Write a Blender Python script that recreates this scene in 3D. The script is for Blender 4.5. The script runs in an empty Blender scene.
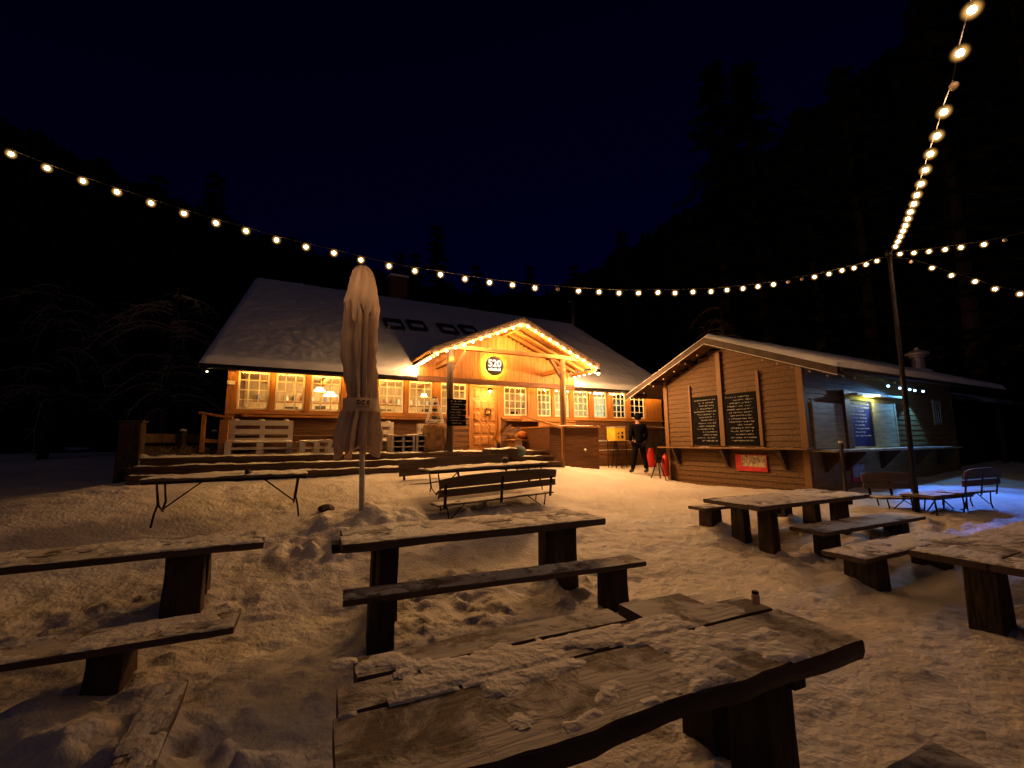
import bpy, bmesh, math, random
import numpy as np
from mathutils import Vector, Matrix, noise
R = math.radians
random.seed(7)
scene = bpy.context.scene
COL = scene.collection

# ------------------------------------------------------------------ camera model
F = 430.0; CAM = np.array([0, 0, 1.7])
_p, _r = R(7.5), R(-.4)
_f = np.array([0, math.cos(_p), math.sin(_p)]); _u0 = np.array([0, -math.sin(_p), math.cos(_p)]); _x0 = np.array([1., 0, 0])
CX = math.cos(_r)*_x0 + math.sin(_r)*_u0; CU = -math.sin(_r)*_x0 + math.cos(_r)*_u0
def ray(px, py): return _f + CX*(px-512)/F - CU*(py-384)/F
def onz(px, py, z):
    d = ray(px, py); return CAM + d*(z-CAM[2])/d[2]
def onpl(px, py, O, N):
    d = ray(px, py); return CAM + d*(((np.array(O)-CAM)@N)/(d@N))
def atD(px, py, D):
    d = ray(px, py); return CAM + d*D/(d@_f)
cam = bpy.data.objects.new('camera', bpy.data.cameras.new('camera')); COL.objects.link(cam)
m = Matrix((tuple(CX)+(0,), tuple(CU)+(0,), tuple(-_f)+(0,), (0, 0, 0, 1))).transposed()
m.translation = Vector(CAM); cam.matrix_world = m
cam.data.sensor_width = 36; cam.data.lens = 36*F/1024; cam.data.clip_end = 1000; cam.data.clip_start = .05
scene.camera = cam

# ------------------------------------------------------------------ materials
def mat(name, col, rough=.7, bump=0, bscale=20, var=.15, vscale=3, metal=0, stretch=None, col2=None, detail=5, spec=.3):
    mt = bpy.data.materials.new(name); mt.use_nodes = True
    nt = mt.node_tree; b = nt.nodes['Principled BSDF']; L = nt.links.new
    b.inputs['Roughness'].default_value = rough; b.inputs['Metallic'].default_value = metal
    b.inputs['Specular IOR Level'].default_value = spec
    tc = nt.nodes.new('ShaderNodeTexCoord'); mp = nt.nodes.new('ShaderNodeMapping')
    L(tc.outputs['Object'], mp.inputs['Vector'])
    if stretch: mp.inputs['Scale'].default_value = stretch
    n = nt.nodes.new('ShaderNodeTexNoise'); n.inputs['Scale'].default_value = vscale; n.inputs['Detail'].default_value = detail
    L(mp.outputs['Vector'], n.inputs['Vector'])
    r = nt.nodes.new('ShaderNodeValToRGB'); L(n.outputs['Fac'], r.inputs['Fac'])
    c2 = col2 or tuple(c*(1-var*2) for c in col); c1 = col if col2 else tuple(min(1, c*(1+var)) for c in col)
    r.color_ramp.elements[0].position = .32; r.color_ramp.elements[0].color = (*c2, 1)
    r.color_ramp.elements[1].position = .68; r.color_ramp.elements[1].color = (*c1, 1)
    L(r.outputs['Color'], b.inputs['Base Color'])
    if bump:
        n2 = nt.nodes.new('ShaderNodeTexNoise'); n2.inputs['Scale'].default_value = bscale; n2.inputs['Detail'].default_value = 6
        L(mp.outputs['Vector'], n2.inputs['Vector'])
        bp = nt.nodes.new('ShaderNodeBump'); bp.inputs['Strength'].default_value = bump; bp.inputs['Distance'].default_value = .02
        L(n2.outputs['Fac'], bp.inputs['Height']); L(bp.outputs['Normal'], b.inputs['Normal'])
    return mt
def emis(name, col, s, sample=True):
    mt = bpy.data.materials.new(name); mt.use_nodes = True; nt = mt.node_tree; nt.nodes.clear()
    o = nt.nodes.new('ShaderNodeOutputMaterial'); e = nt.nodes.new('ShaderNodeEmission')
    e.inputs['Color'].default_value = (*col, 1); e.inputs['Strength'].default_value = s
    nt.links.new(e.outputs[0], o.inputs[0])
    if not sample: mt.cycles.emission_sampling = 'NONE'
    return mt
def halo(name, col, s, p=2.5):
    # glowing shell imitating camera bloom round the bulb: brighter in the middle, clear at the rim
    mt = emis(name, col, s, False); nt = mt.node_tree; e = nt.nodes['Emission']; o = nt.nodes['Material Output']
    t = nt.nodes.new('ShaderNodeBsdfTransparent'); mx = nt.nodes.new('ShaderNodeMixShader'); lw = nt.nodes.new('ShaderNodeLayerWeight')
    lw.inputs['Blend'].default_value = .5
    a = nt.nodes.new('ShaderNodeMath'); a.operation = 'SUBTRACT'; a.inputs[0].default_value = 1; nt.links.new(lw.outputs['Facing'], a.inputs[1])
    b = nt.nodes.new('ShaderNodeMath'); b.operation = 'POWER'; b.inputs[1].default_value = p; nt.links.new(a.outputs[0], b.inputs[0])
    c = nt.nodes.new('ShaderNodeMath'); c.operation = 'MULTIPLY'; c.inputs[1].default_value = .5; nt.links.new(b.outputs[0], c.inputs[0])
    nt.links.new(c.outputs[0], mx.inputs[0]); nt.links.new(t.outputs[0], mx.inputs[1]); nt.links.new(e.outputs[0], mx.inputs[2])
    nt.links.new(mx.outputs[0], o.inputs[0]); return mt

WARM = (1, .53, .235)
def frosty(mt, lo=.46, hi=.66, sc=3.2, mx_=.85):
    nt = mt.node_tree; b = nt.nodes['Principled BSDF']; L = nt.links.new; src = b.inputs['Base Color'].links[0].from_socket
    tc = nt.nodes.new('ShaderNodeTexCoord'); n = nt.nodes.new('ShaderNodeTexNoise'); n.inputs['Scale'].default_value = sc; n.inputs['Detail'].default_value = 12; n.inputs['Roughness'].default_value = .68; n.inputs['Distortion'].default_value = .4
    L(tc.outputs['Object'], n.inputs['Vector']); mr = nt.nodes.new('ShaderNodeMapRange'); mr.interpolation_type = 'SMOOTHSTEP'; mr.inputs['From Min'].default_value = lo; mr.inputs['From Max'].default_value = hi; mr.inputs['To Max'].default_value = mx_
    L(n.outputs['Fac'], mr.inputs['Value']); g = nt.nodes.new('ShaderNodeNewGeometry'); sp = nt.nodes.new('ShaderNodeSeparateXYZ'); L(g.outputs['Normal'], sp.inputs[0])
    m2 = nt.nodes.new('ShaderNodeMapRange'); m2.inputs['From Min'].default_value = .6; m2.inputs['From Max'].default_value = .95; L(sp.outputs['Z'], m2.inputs['Value'])
    mu = nt.nodes.new('ShaderNodeMath'); mu.operation = 'MULTIPLY'; L(mr.outputs[0], mu.inputs[0]); L(m2.outputs[0], mu.inputs[1])
    mi = nt.nodes.new('ShaderNodeMix'); mi.data_type = 'RGBA'; L(mu.outputs[0], mi.inputs[0]); L(src, mi.inputs['A']); mi.inputs['B'].default_value = (.62, .57, .52, 1)
    L(mi.outputs['Result'], b.inputs['Base Color'])
    bp = nt.nodes.new('ShaderNodeBump'); bp.inputs['Strength'].default_value = .9; bp.inputs['Distance'].default_value = .015; L(mu.outputs[0], bp.inputs['Height'])
    if b.inputs['Normal'].links: L(b.inputs['Normal'].links[0].from_socket, bp.inputs['Normal'])
    L(bp.outputs['Normal'], b.inputs['Normal']); return mt
M = dict(
 snow=mat('snow', (.70, .655, .62), .65, .9, 22, .0, .9, col2=(.57, .51, .47), detail=9),
 snow_roof=mat('roof_snow', (.70, .70, .76), .6, .25, 5, .0, .7, col2=(.62, .62, .68)),
 slab=mat('weathered_plank', (.15, .105, .073), .75, .35, 7, 0, 1.8, stretch=(.8, 7, 7), col2=(.09, .06, .042), detail=9),
 leg=mat('dark_trunk', (.07, .045, .03), .85, .8, 9, 0, 5, stretch=(4, 4, .7), col2=(.025, .017, .012)),
 wood=mat('orange_pine', (.46, .21, .052), .55, .4, 10, 0, 4, stretch=(.5, 7, 7), col2=(.26, .11, .026)),
 woodv=mat('orange_pine_upright', (.44, .19, .042), .55, .5, 10, 0, 4, stretch=(7, 7, .5), col2=(.22, .085, .018)),
 log=mat('brown_log_wall', (.15, .064, .022), .6, .5, 10, 0, 4, stretch=(.5, 7, 7), col2=(.075, .03, .011)),
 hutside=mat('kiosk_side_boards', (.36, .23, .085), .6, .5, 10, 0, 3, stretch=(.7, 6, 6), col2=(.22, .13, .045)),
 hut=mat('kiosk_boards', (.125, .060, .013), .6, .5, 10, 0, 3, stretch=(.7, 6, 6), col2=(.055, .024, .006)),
 hutpale=mat('pale_boards', (.50, .42, .25), .6, .4, 10, 0, 3, stretch=(.7, 6, 6), col2=(.30, .25, .16)),
 trim=mat('trim_wood', (.17, .09, .03), .6, .3, 12, 0, 4, stretch=(4, 4, 1), col2=(.14, .07, .022)),
 dark=mat('dark_board', (.05, .03, .02), .7, .3, 12, .2, 4),
 bar=mat('cream_bars', (.75, .66, .48), .5, 0, 1, .08, 4),
 deck=mat('deck_boards', (.14, .085, .05), .75, .5, 12, 0, 4, stretch=(.5, 7, 7), col2=(.07, .04, .025)),
 pallet=mat('painted_pallet', (.62, .55, .46), .7, .4, 14, 0, 5, col2=(.45, .38, .3)),
 iron=mat('black_iron', (.02, .018, .018), .45, .2, 30, .2, 8, metal=.6),
 gutter=mat('dark_gutter', (.035, .03, .03), .45, 0, 1, .2, 3, metal=.3),
 steel=mat('bright_steel', (.66, .6, .5), .35, .1, 20, .1, 5, metal=.35, spec=.6),
 canvas=mat('beige_canvas', (.90, .73, .56), .85, .35, 40, 0, 3, col2=(.74, .58, .43)),
 canvas_print=mat('canvas_print', (.10, .06, .05), .8),
 white=mat('painted_white', (.7, .68, .62), .5),
 chalk=mat('chalk', (.42, .40, .38), .9), black=mat('blackboard', (.004, .004, .005), .8, .1, 30, .3, 2, spec=.08),
 chalk_lit=mat('led_lit_chalk', (.75, .7, .8), .9), board_lit=mat('led_lit_board', (.012, .014, .16), .6), snow_lit=mat('lit_roof_snow', (.88, .86, .83), .6, .3, 12, 0, 1.2, col2=(.78, .76, .73)),  # LED tint painted into board and chalk; kiosk snow brightened for string light
 red=mat('red_plastic', (.50, .03, .02), .4), poster=mat('poster_picture', (.55, .45, .30), .5, 0, 1, 0, 26, col2=(.12, .05, .03), detail=2),
 poster2=mat('poster_picture_pale', (.6, .55, .55), .5, 0, 1, 0, 26, col2=(.10, .08, .1), detail=2),
 posterred=mat('poster_red', (.45, .02, .02), .5),
 yellow=mat('yellow_enamel', (.75, .45, .05), .45), blackp=mat('black_plastic', (.02, .02, .02), .5),
 fur=mat('brown_fur', (.36, .19, .08), .95, 1, 30, 0, 7, col2=(.14, .07, .03)),
 jacket=mat('dark_jacket', (.004, .004, .005), .9, .3, 20, spec=.03), trousers=mat('dark_trousers', (.006, .005, .006), .9, .3, 20, spec=.03),
 skin=mat('skin', (.25, .14, .09), .6), hair=mat('dark_hair', (.02, .014, .01), .7), boots=mat('boots', (.03, .02, .015), .7),
 bark=mat('bark', (.03, .022, .016), .9, .8, 8, .2, 5), needle=mat('needles', (.016, .022, .014), .8, 0, 1, .3, 2),
 twig=mat('dry_twigs', (.20, .13, .07), .9), frost=mat('frosted_twigs', (.24, .21, .18), .8),
 interior=mat('interior_boards', (.60, .42, .22), .6, .2, 10, 0, 3, stretch=(5, 5, .6), col2=(.42, .27, .12)),
 interior_pale=mat('interior_pale', (.75, .8, .72), .6, .1, 10, 0, 6, col2=(.5, .6, .5)),
 teal=mat('grey_blue_bag', (.06, .09, .10), .7), pumpkin=mat('pumpkin', (.65, .22, .05), .5),
 item1=mat('item_white', (.7, .68, .65), .4), item2=mat('item_red', (.35, .10, .05), .4), item3=mat('item_green', (.12, .10, .05), .5), item4=mat('item_blue', (.2, .22, .35), .4),
 glass=None,
)
g = bpy.data.materials.new('window_glass'); g.use_nodes = True; nt = g.node_tree; nt.nodes.clear()
o_ = nt.nodes.new('ShaderNodeOutputMaterial'); t_ = nt.nodes.new('ShaderNodeBsdfTransparent'); gl = nt.nodes.new('ShaderNodeBsdfGlossy'); gl.inputs['Roughness'].default_value = .06
t_.inputs[0].default_value = (.93, .95, .93, 1)
mx = nt.nodes.new('ShaderNodeMixShader'); fr = nt.nodes.new('ShaderNodeFresnel'); fr.inputs[0].default_value = 1.5
nt.links.new(fr.outputs[0], mx.inputs[0]); nt.links.new(t_.outputs[0], mx.inputs[1]); nt.links.new(gl.outputs[0], mx.inputs[2]); nt.links.new(mx.outputs[0], o_.inputs[0])
M['glass'] = g
BULB = 155.0
frosty(M['slab'], .38, .56, 3.4, .8)
M['bulb'] = emis('lit_bulb', WARM, BULB)
M['bulb_small'] = emis('lit_small_bulb', (1, .52, .19), 1900)
M['halo'] = halo('amber_bloom', (1, .50, .12), 1.9, 7)
M['halo_small'] = halo('small_amber_bloom', (1, .6, .15), 2.0, 4)
M['unlit'] = mat('unlit_globe', (.55, .42, .30), .3)
M['rope'] = emis('rope_light', (1, .48, .08), 105)
M['led'] = emis('blue_white_led', (.3, .6, 1), 7)
M['tube'] = emis('yellow_green_lamp', (.8, 1, .15), 24)
M['signglow'] = emis('sign_backlight', (1, .66, .07), 130)
M['letter'] = emis('lit_lettering', (1, .86, .62), 1.6)
M['lampglow'] = emis('pendant_shade', (1, .68, .26), 14)
M['lampcold'] = emis('cold_lamp', (.72, 1, .82), 12)
M['xmas'] = emis('little_lights', (1, .7, .35), 9)

# ------------------------------------------------------------------ mesh helpers
class MB:
    def __init__(s): s.v = []; s.f = []
    def add(s, vs, fs):
        b = len(s.v); s.v += [tuple(map(float, v)) for v in vs]; s.f += [tuple(i+b for i in f) for f in fs]; return s
    def box(s, x0, x1, y0, y1, z0, z1):
        return s.add([(x0,y0,z0),(x1,y0,z0),(x1,y1,z0),(x0,y1,z0),(x0,y0,z1),(x1,y0,z1),(x1,y1,z1),(x0,y1,z1)],
                     [(0,3,2,1),(4,5,6,7),(0,1,5,4),(1,2,6,5),(2,3,7,6),(3,0,4,7)])
    def beam(s, a, b, w, h, up=(0,0,1)):
        a = Vector(a); b = Vector(b); d = (b-a).normalized(); up = Vector(up)
        if abs(d.dot(up)) > .98: up = Vector((0,1,0))
        sd = d.cross(up).normalized()*w/2; uu = sd.cross(d).normalized()*h/2
        vs = [a-sd-uu, a+sd-uu, a+sd+uu, a-sd+uu, b-sd-uu, b+sd-uu, b+sd+uu, b-sd+uu]
        return s.add(vs, [(3,2,1,0),(4,5,6,7),(0,1,5,4),(1,2,6,5),(2,3,7,6),(3,0,4,7)])
    def tube(s, pts, r, n=8, r1=None, cap=True):
        pts = [Vector(p) for p in pts]; k = len(pts); rings = []; ref = Vector((.13,.21,.97))
        vs = []
        for i, p in enumerate(pts):
            d = (pts[min(i+1,k-1)]-pts[max(i-1,0)])
            d = d.normalized() if d.length > 1e-9 else Vector((0,0,1))
            a = d.cross(ref)
            if a.length < .15: a = d.cross(Vector((1,.1,0)))
            a.normalize(); b = d.cross(a)
            rr = r if r1 is None else r+(r1-r)*i/max(1,k-1)
            for j in range(n):
                t = 2*math.pi*j/n; vs.append(p+a*math.cos(t)*rr+b*math.sin(t)*rr)
        fs = [(i*n+j, i*n+(j+1)%n, (i+1)*n+(j+1)%n, (i+1)*n+j) for i in range(k-1) for j in range(n)]
        if cap: fs += [tuple(range(n))[::-1], tuple(range((k-1)*n, k*n))]
        return s.add(vs, fs)
    def lathe(s, prof, n=16, c=(0,0,0)):
        vs = [(c[0]+r*math.cos(2*math.pi*j/n), c[1]+r*math.sin(2*math.pi*j/n), c[2]+z) for r, z in prof for j in range(n)]
        k = len(prof)
        fs = [(i*n+j, i*n+(j+1)%n, (i+1)*n+(j+1)%n, (i+1)*n+j) for i in range(k-1) for j in range(n)]
        fs += [tuple(range(n))[::-1], tuple(range((k-1)*n, k*n))]
        return s.add(vs, fs)
    def prism(s, poly, a0, a1, axis='y'):   # poly in the two other axes
        n = len(poly)
        def P(p, a): return {'y': (p[0], a, p[1]), 'x': (a, p[0], p[1]), 'z': (p[0], p[1], a)}[axis]
        vs = [P(p, a0) for p in poly]+[P(p, a1) for p in poly]
        fs = [tuple(range(n)), tuple(range(n, 2*n))[::-1]]+[(i, i+n, (i+1)%n+n, (i+1)%n) for i in range(n)]
        return s.add(vs, fs)
    def ball(s, c, r, n=8, m=6, sz=1):
        return s.lathe([(max(.0005, r*math.sin(math.pi*i/m)), -r*sz*math.cos(math.pi*i/m)) for i in range(m+1)], n, c)
    def build(s, name, mt, parent=None, smooth=False, bevel=0):
        me = bpy.data.meshes.new(name); me.from_pydata(s.v, [], s.f); me.validate()
        bm = bmesh.new(); bm.from_mesh(me); bmesh.ops.recalc_face_normals(bm, faces=bm.faces); bm.to_mesh(me); bm.free()
        if smooth: me.polygons.foreach_set('use_smooth', [True]*len(me.polygons))
        me.materials.append(mt)
        o = bpy.data.objects.new(name, me); COL.objects.link(o)
        if parent is not None: o.parent = parent
        if bevel:
            b = o.modifiers.new('bevel', 'BEVEL'); b.width = bevel; b.segments = 2; b.limit_method = 'ANGLE'; b.angle_limit = R(35)
        return o
def _split(s, name, mt, parent=None, smooth=False, bevel=0):
    par = list(range(len(s.v)))
    def fd(a):
        while par[a] != a: par[a] = par[par[a]]; a = par[a]
        return a
    for f in s.f:
        for q in f[1:]: par[fd(f[0])] = fd(q)
    grp = {}
    for f in s.f: grp.setdefault(fd(f[0]), []).append(f)
    out = []
    for fs in grp.values():
        us = sorted({i for f in fs for i in f}); mp = {a: k for k, a in enumerate(us)}; m_ = MB(); m_.v = [s.v[a] for a in us]; m_.f = [tuple(mp[i] for i in f) for f in fs]
        out.append(m_.build(name, mt, parent, smooth, bevel))
    return out
MB.split = _split
def tag(o, label=None, cat=None, group=None, kind=None):
    if label: o['label'] = label
    if cat: o['category'] = cat
    if group: o['group'] = group
    if kind: o['kind'] = kind
    return o
def thing(name, label, cat, loc=(0,0,0), rz=0, group=None, rx=0, ry=0):
    o = bpy.data.objects.new(name, None); COL.objects.link(o); o.location = Vector(tuple(map(float, loc)))
    o.rotation_euler = (rx, ry, rz); o.empty_display_size = .2
    return tag(o, label, cat, group)
def copy_tree(o, parent=None):
    c = o.copy(); COL.objects.link(c); c.parent = parent
    for ch in list(o.children): copy_tree(ch, c)
    return c
def fbm(x, y, z=0, oct=4): return noise.fractal(Vector((x, y, z)), 1.0, 2.0, oct)
A28 = R(28)
UX = np.array([math.cos(A28), math.sin(A28), 0]); VY = np.array([-math.sin(A28), math.cos(A28), 0])
LO = np.array([-6.69, 10.01, 0]); HO = np.array([6.47, 9.56, 0])
def lw(x, y, z=0): return LO+UX*x+VY*y+np.array([0, 0, z])
def hw(x, y, z=0): return HO+UX*x+VY*y+np.array([0, 0, z])
def lx(px, py, y):      # lodge-local x,z of a pixel on the plane y
    q = onpl(px, py, LO+VY*y, VY)-LO; return q@UX, q[2]

# ------------------------------------------------------------------ ground height
ctrl = [(0,1,0),(-2,1,0),(2,1,0),(0,3,0),(2,3,.02),(-2,3,.0),(-4.5,2.5,.02),(0,4.8,.03),(-1,5,.05),(1.2,5.2,.03),(3.5,6.3,.14),(3.7,4.7,.06),(4.6,6.2,.06),(3,7.1,.26),
 (-3,4.4,.05),(-2,3.3,.0),(-4.6,5.9,.50),(-3.1,6.7,.52),(-1.1,6.6,.46),(.75,7.7,.52),(-2.2,6.5,.58),(6.47,9.56,.53),(4.67,12.95,.5),(3.91,13.45,.69),(1.66,14.13,.87),(1.62,8.21,.45),
 (2.03,10.22,.62),(7.2,7.8,.38),(8.5,8.3,.38),(6,4,.06),(8,5,.12),(10,9,.45),(-8,9.2,.8),(-9.5,6,.6),(-9,2,.1),(-14,12,1.25),(3.9,3.2,.04),(12,4,.1),(10,0,0),(-10,0,0),(0,-4,0),(2.9,16.6,.85),(8,17,.9)]
for x_ in (-1.2, 0, 2, 4, 6, 7.6): ctrl.append((*lw(x_, -2.65)[:2], 1.02))
for x_ in (0, 7, 14): ctrl.append((*lw(x_, .5)[:2], 1.0 if x_ < 10 else .85))
ctrl = np.array(ctrl)
def tps_k(r2): return np.where(r2 > 1e-12, .5*r2*np.log(np.maximum(r2, 1e-12)), 0)
def tps_fit(c):
    n = len(c); d2 = ((c[:,None,:2]-c[None,:,:2])**2).sum(-1); K = tps_k(d2)+np.eye(n)*.35
    P = np.c_[np.ones(n), c[:,:2]]; A = np.block([[K, P], [P.T, np.zeros((3,3))]])
    return np.linalg.solve(A, np.r_[c[:,2], np.zeros(3)])
_w = tps_fit(ctrl)
def base_z(X, Y):
    X = np.clip(np.asarray(X, float), -15, 14); Y = np.clip(np.asarray(Y, float), -4, 18)
    z = _w[-3]+_w[-2]*X+_w[-1]*Y
    for i in range(len(ctrl)): z = z+_w[i]*tps_k((X-ctrl[i,0])**2+(Y-ctrl[i,1])**2)
    return np.clip(z, -.05, 1.35)
def gz(x, y): return float(base_z(x, y))
def axis(lo, hi, segs):
    a = [segs[0][0]]
    for s0, s1, st in segs:
        while a[-1] < s1-1e-6: a.append(a[-1]+st)
    st = segs[-1][2]
    while a[-1] < hi: st *= 1.35; a.append(a[-1]+st)
    st = segs[0][2]
    while a[0] > lo: st *= 1.35; a.insert(0, a[0]-st)
    return np.array(a)
xs = axis(-140, 140, [(-9, -4.5, .07), (-4.5, 5, .036), (5, 12, .06)])
ys = axis(-60, 160, [(.9, 4.6, .03), (4.6, 8.5, .042), (8.5, 17, .09)])
XX, YY = np.meshgrid(xs, ys); ZZ = base_z(XX, YY)
rng = np.random.RandomState(3)
near = (np.abs(XX) < 16) & (YY > .3) & (YY < 19)
Nn = np.zeros_like(ZZ)
idx = np.argwhere(near)
c28, s28 = math.cos(A28), math.sin(A28)
HEAPS = [(-.2, 4.6, 1.7, .45), (0, 3.4, 1.6, .35), (-3.6, 4.2, 1.6, .5), (-3, 2.4, 1.6, .4), (-2.3, 6.3, .9, .5), (4.6, 6.2, 1.4, .5), (.6, 1.6, 1.3, .3), (-.2, 7.0, 1.4, .5), (7.2, 7.4, 1.4, .5), (-1.8, 2.0, .5, .6), (5.2, 4.6, 1.4, .4)]
for i, j in idx:
    x, y = XX[i, j], YY[i, j]
    hp = min(1, sum(math.exp(-(((x-hx)*c28+(y-hy)*s28)/sx_)**2-((-(x-hx)*s28+(y-hy)*c28)/sy_)**2) for hx, hy, sx_, sy_ in HEAPS))
    k1 = .20+.85*hp
    a = fbm(x*.9, y*.9, 1, 3)*.03+k1*(fbm(x*2.9, y*2.9, 5, 5)*.045+max(0, fbm(x*6.5, y*6.5, 9, 4))*.05)+.011*fbm(x*11, y*11, 2, 4)
    Nn[i, j] = a
ZZ += Nn
def blob(cx, cy, r, h, rough=.5, sx=1., sy=1.):
    i0, i1 = np.searchsorted(ys, [cy-r*2.5, cy+r*2.5]); j0, j1 = np.searchsorted(xs, [cx-r*2.5, cx+r*2.5])
    X = XX[i0:i1, j0:j1]; Y = YY[i0:i1, j0:j1]
    ZZ[i0:i1, j0:j1] += h*np.exp(-(((X-cx)*sx)**2+((Y-cy)*sy)**2)/(r*r))
for k in range(700):    # trodden footprints
    cx = rng.uniform(-8, 10); cy = rng.uniform(1.2, 13) if rng.rand() < .5 else rng.uniform(1.2, 7)
    blob(cx, cy, rng.uniform(.06, .13), -rng.uniform(.008, .03)*(.6 if cx > 1 else 1), 0, *( (1, rng.uniform(.5, .8)) if rng.rand() < .5 else (rng.uniform(.5, .8), 1)))
for k in range(1500):    # crumbs and clods of snow
    cx = rng.uniform(-7, 8); cy = rng.uniform(1.2, 10); blob(cx, cy, rng.uniform(.02, .055), rng.uniform(.006, .026))
UMB = atD(363, 497, 6.3)
blob(UMB[0], UMB[1], .5, .13, 0, .8, 1.2)
for k in range(120):
    a = rng.uniform(0, 6.28); r_ = rng.uniform(.1, .9); blob(UMB[0]+math.cos(a)*r_*1.2, UMB[1]+math.sin(a)*r_*.75, rng.uniform(.05, .15), rng.uniform(-.015, .045))
for (bx, by, n, sp) in ((-2.6, 5.7, 60, .35), (-.6, 4.9, 70, .5), (.8, 5.3, 40, .35), (-.2, 3.55, 60, .55), (.7, 2.2, 50, .6), (-1.6, 2.4, 40, .4), (4.4, 5.9, 40, .4), (-3.4, 2.1, 30, .35), (6.5, 7.2, 50, .7), (-.3, 7.1, 30, .5)):
    for k in range(n): blob(bx+rng.normal(0, sp), by+rng.normal(0, sp*.45), rng.uniform(.03, .09), rng.uniform(-.05, .07))
for k in range(26):
    q_ = onz(rng.uniform(-30, 150), rng.uniform(690, 790), .1); blob(q_[0], q_[1], rng.uniform(.08, .2), rng.uniform(.02, .06))
ny, nx = ZZ.shape
def ez(x, y):
    i = int(np.clip(np.searchsorted(ys, y), 0, ny-1)); j = int(np.clip(np.searchsorted(xs, x), 0, nx-1)); return float(ZZ[i, j])

# ------------------------------------------------------------------ plank furniture
def plank(mb, x0, x1, y0, y1, zt, th, seed, live0=.0, live1=.0, wob=.006, bottom_in=.0, tilt=0):
    n = max(6, int((x1-x0)/.05)); vs = []; c = .008
    for i in range(n+1):
        x = x0+(x1-x0)*i/n
        a = y0+live0*noise.noise(Vector((x*2.1, seed, 0)))+live0*.35*noise.noise(Vector((x*8, seed, 3)))
        b = y1+live1*noise.noise(Vector((x*2.1, seed+9, 0)))+live1*.35*noise.noise(Vector((x*8, seed+9, 3)))
        dz = wob*noise.noise(Vector((x*1.5, seed, 7))); t = th*(1+.12*noise.noise(Vector((x*2, seed, 12))))
        z1 = zt+dz; z0 = z1-t
        vs += [(x, a+bottom_in, z0), (x, b-bottom_in, z0), (x, b, z0+t*.45), (x, b-.002, z1-c), (x, b-c, z1), (x, (a+b)/2, z1+.002), (x, a+c, z1), (x, a+.002, z1-c), (x, a, z0+t*.45)]
    k = 9; fs = [(i*k+j, i*k+(j+1)%k, (i+1)*k+(j+1)%k, (i+1)*k+j) for i in range(n) for j in range(k)]
    fs += [tuple(range(k))[::-1], tuple(range(n*k, n*k+k))]
    mb.add(vs, fs)
def snow_layer(parent, x0, x1, y0, y1, z, thr, thick, seed, res=.016, fs=2.2, bare=None, name='snow_cover'):
    nx_ = max(3, int((x1-x0)/res)); ny_ = max(3, int((y1-y0)/res)); H = {}; V = []; FF = []
    for i in range(nx_+1):
        for j in range(ny_+1):
            x = x0+(x1-x0)*i/nx_; y = y0+(y1-y0)*j/ny_
            h = fbm(x*fs, y*fs*1.3, seed, 4)*.6+.5*fbm(x*9, y*9, seed+4, 3)*.45-thr
            e = min(x-x0, x1-x, y-y0, y1-y)
            h -= max(0, .03-e)*7
            if bare: h -= bare(x, y)
            h = max(-.004, min(h*.055, thick*(.75+.5*fbm(x*14, y*14, seed+2, 2))))
            H[i, j] = len(V); V.append((x, y, z+h))
    for i in range(nx_):
        for j in range(ny_):
            q = (H[i, j], H[i+1, j], H[i+1, j+1], H[i, j+1])
            if max(V[a][2] for a in q) > z+.0005: FF.append(q)
    used = sorted({a for q in FF for a in q}); mp = {a: k for k, a in enumerate(used)}
    mb = MB(); mb.v = [V[a] for a in used]; mb.f = [tuple(mp[a] for a in q) for q in FF]
    return mb.build(name, M['snow'], parent, smooth=True)
def slab_leg(mb, x, y0, y1, w, z0, z1, seed):
    n = 5; vs = []
    for i in range(n+1):
        z = z0+(z1-z0)*i/n; k = .014*noise.noise(Vector((x*3, z*4, seed))); f = 1+.08*(1-i/n)
        g_ = (f-1)*.15; vs += [(x-w/2*f+k, y0-g_+k, z), (x+w/2*f+k, y0-g_, z), (x+w/2*f-k, y1+g_+k, z), (x-w/2*f, y1+g_, z)]
    fs = [(i*4+j, i*4+(j+1)%4, (i+1)*4+(j+1)%4, (i+1)*4+j) for i in range(n) for j in range(4)]+[(3,2,1,0), (n*4, n*4+1, n*4+2, n*4+3)]
    mb.add(vs, fs)
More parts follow.
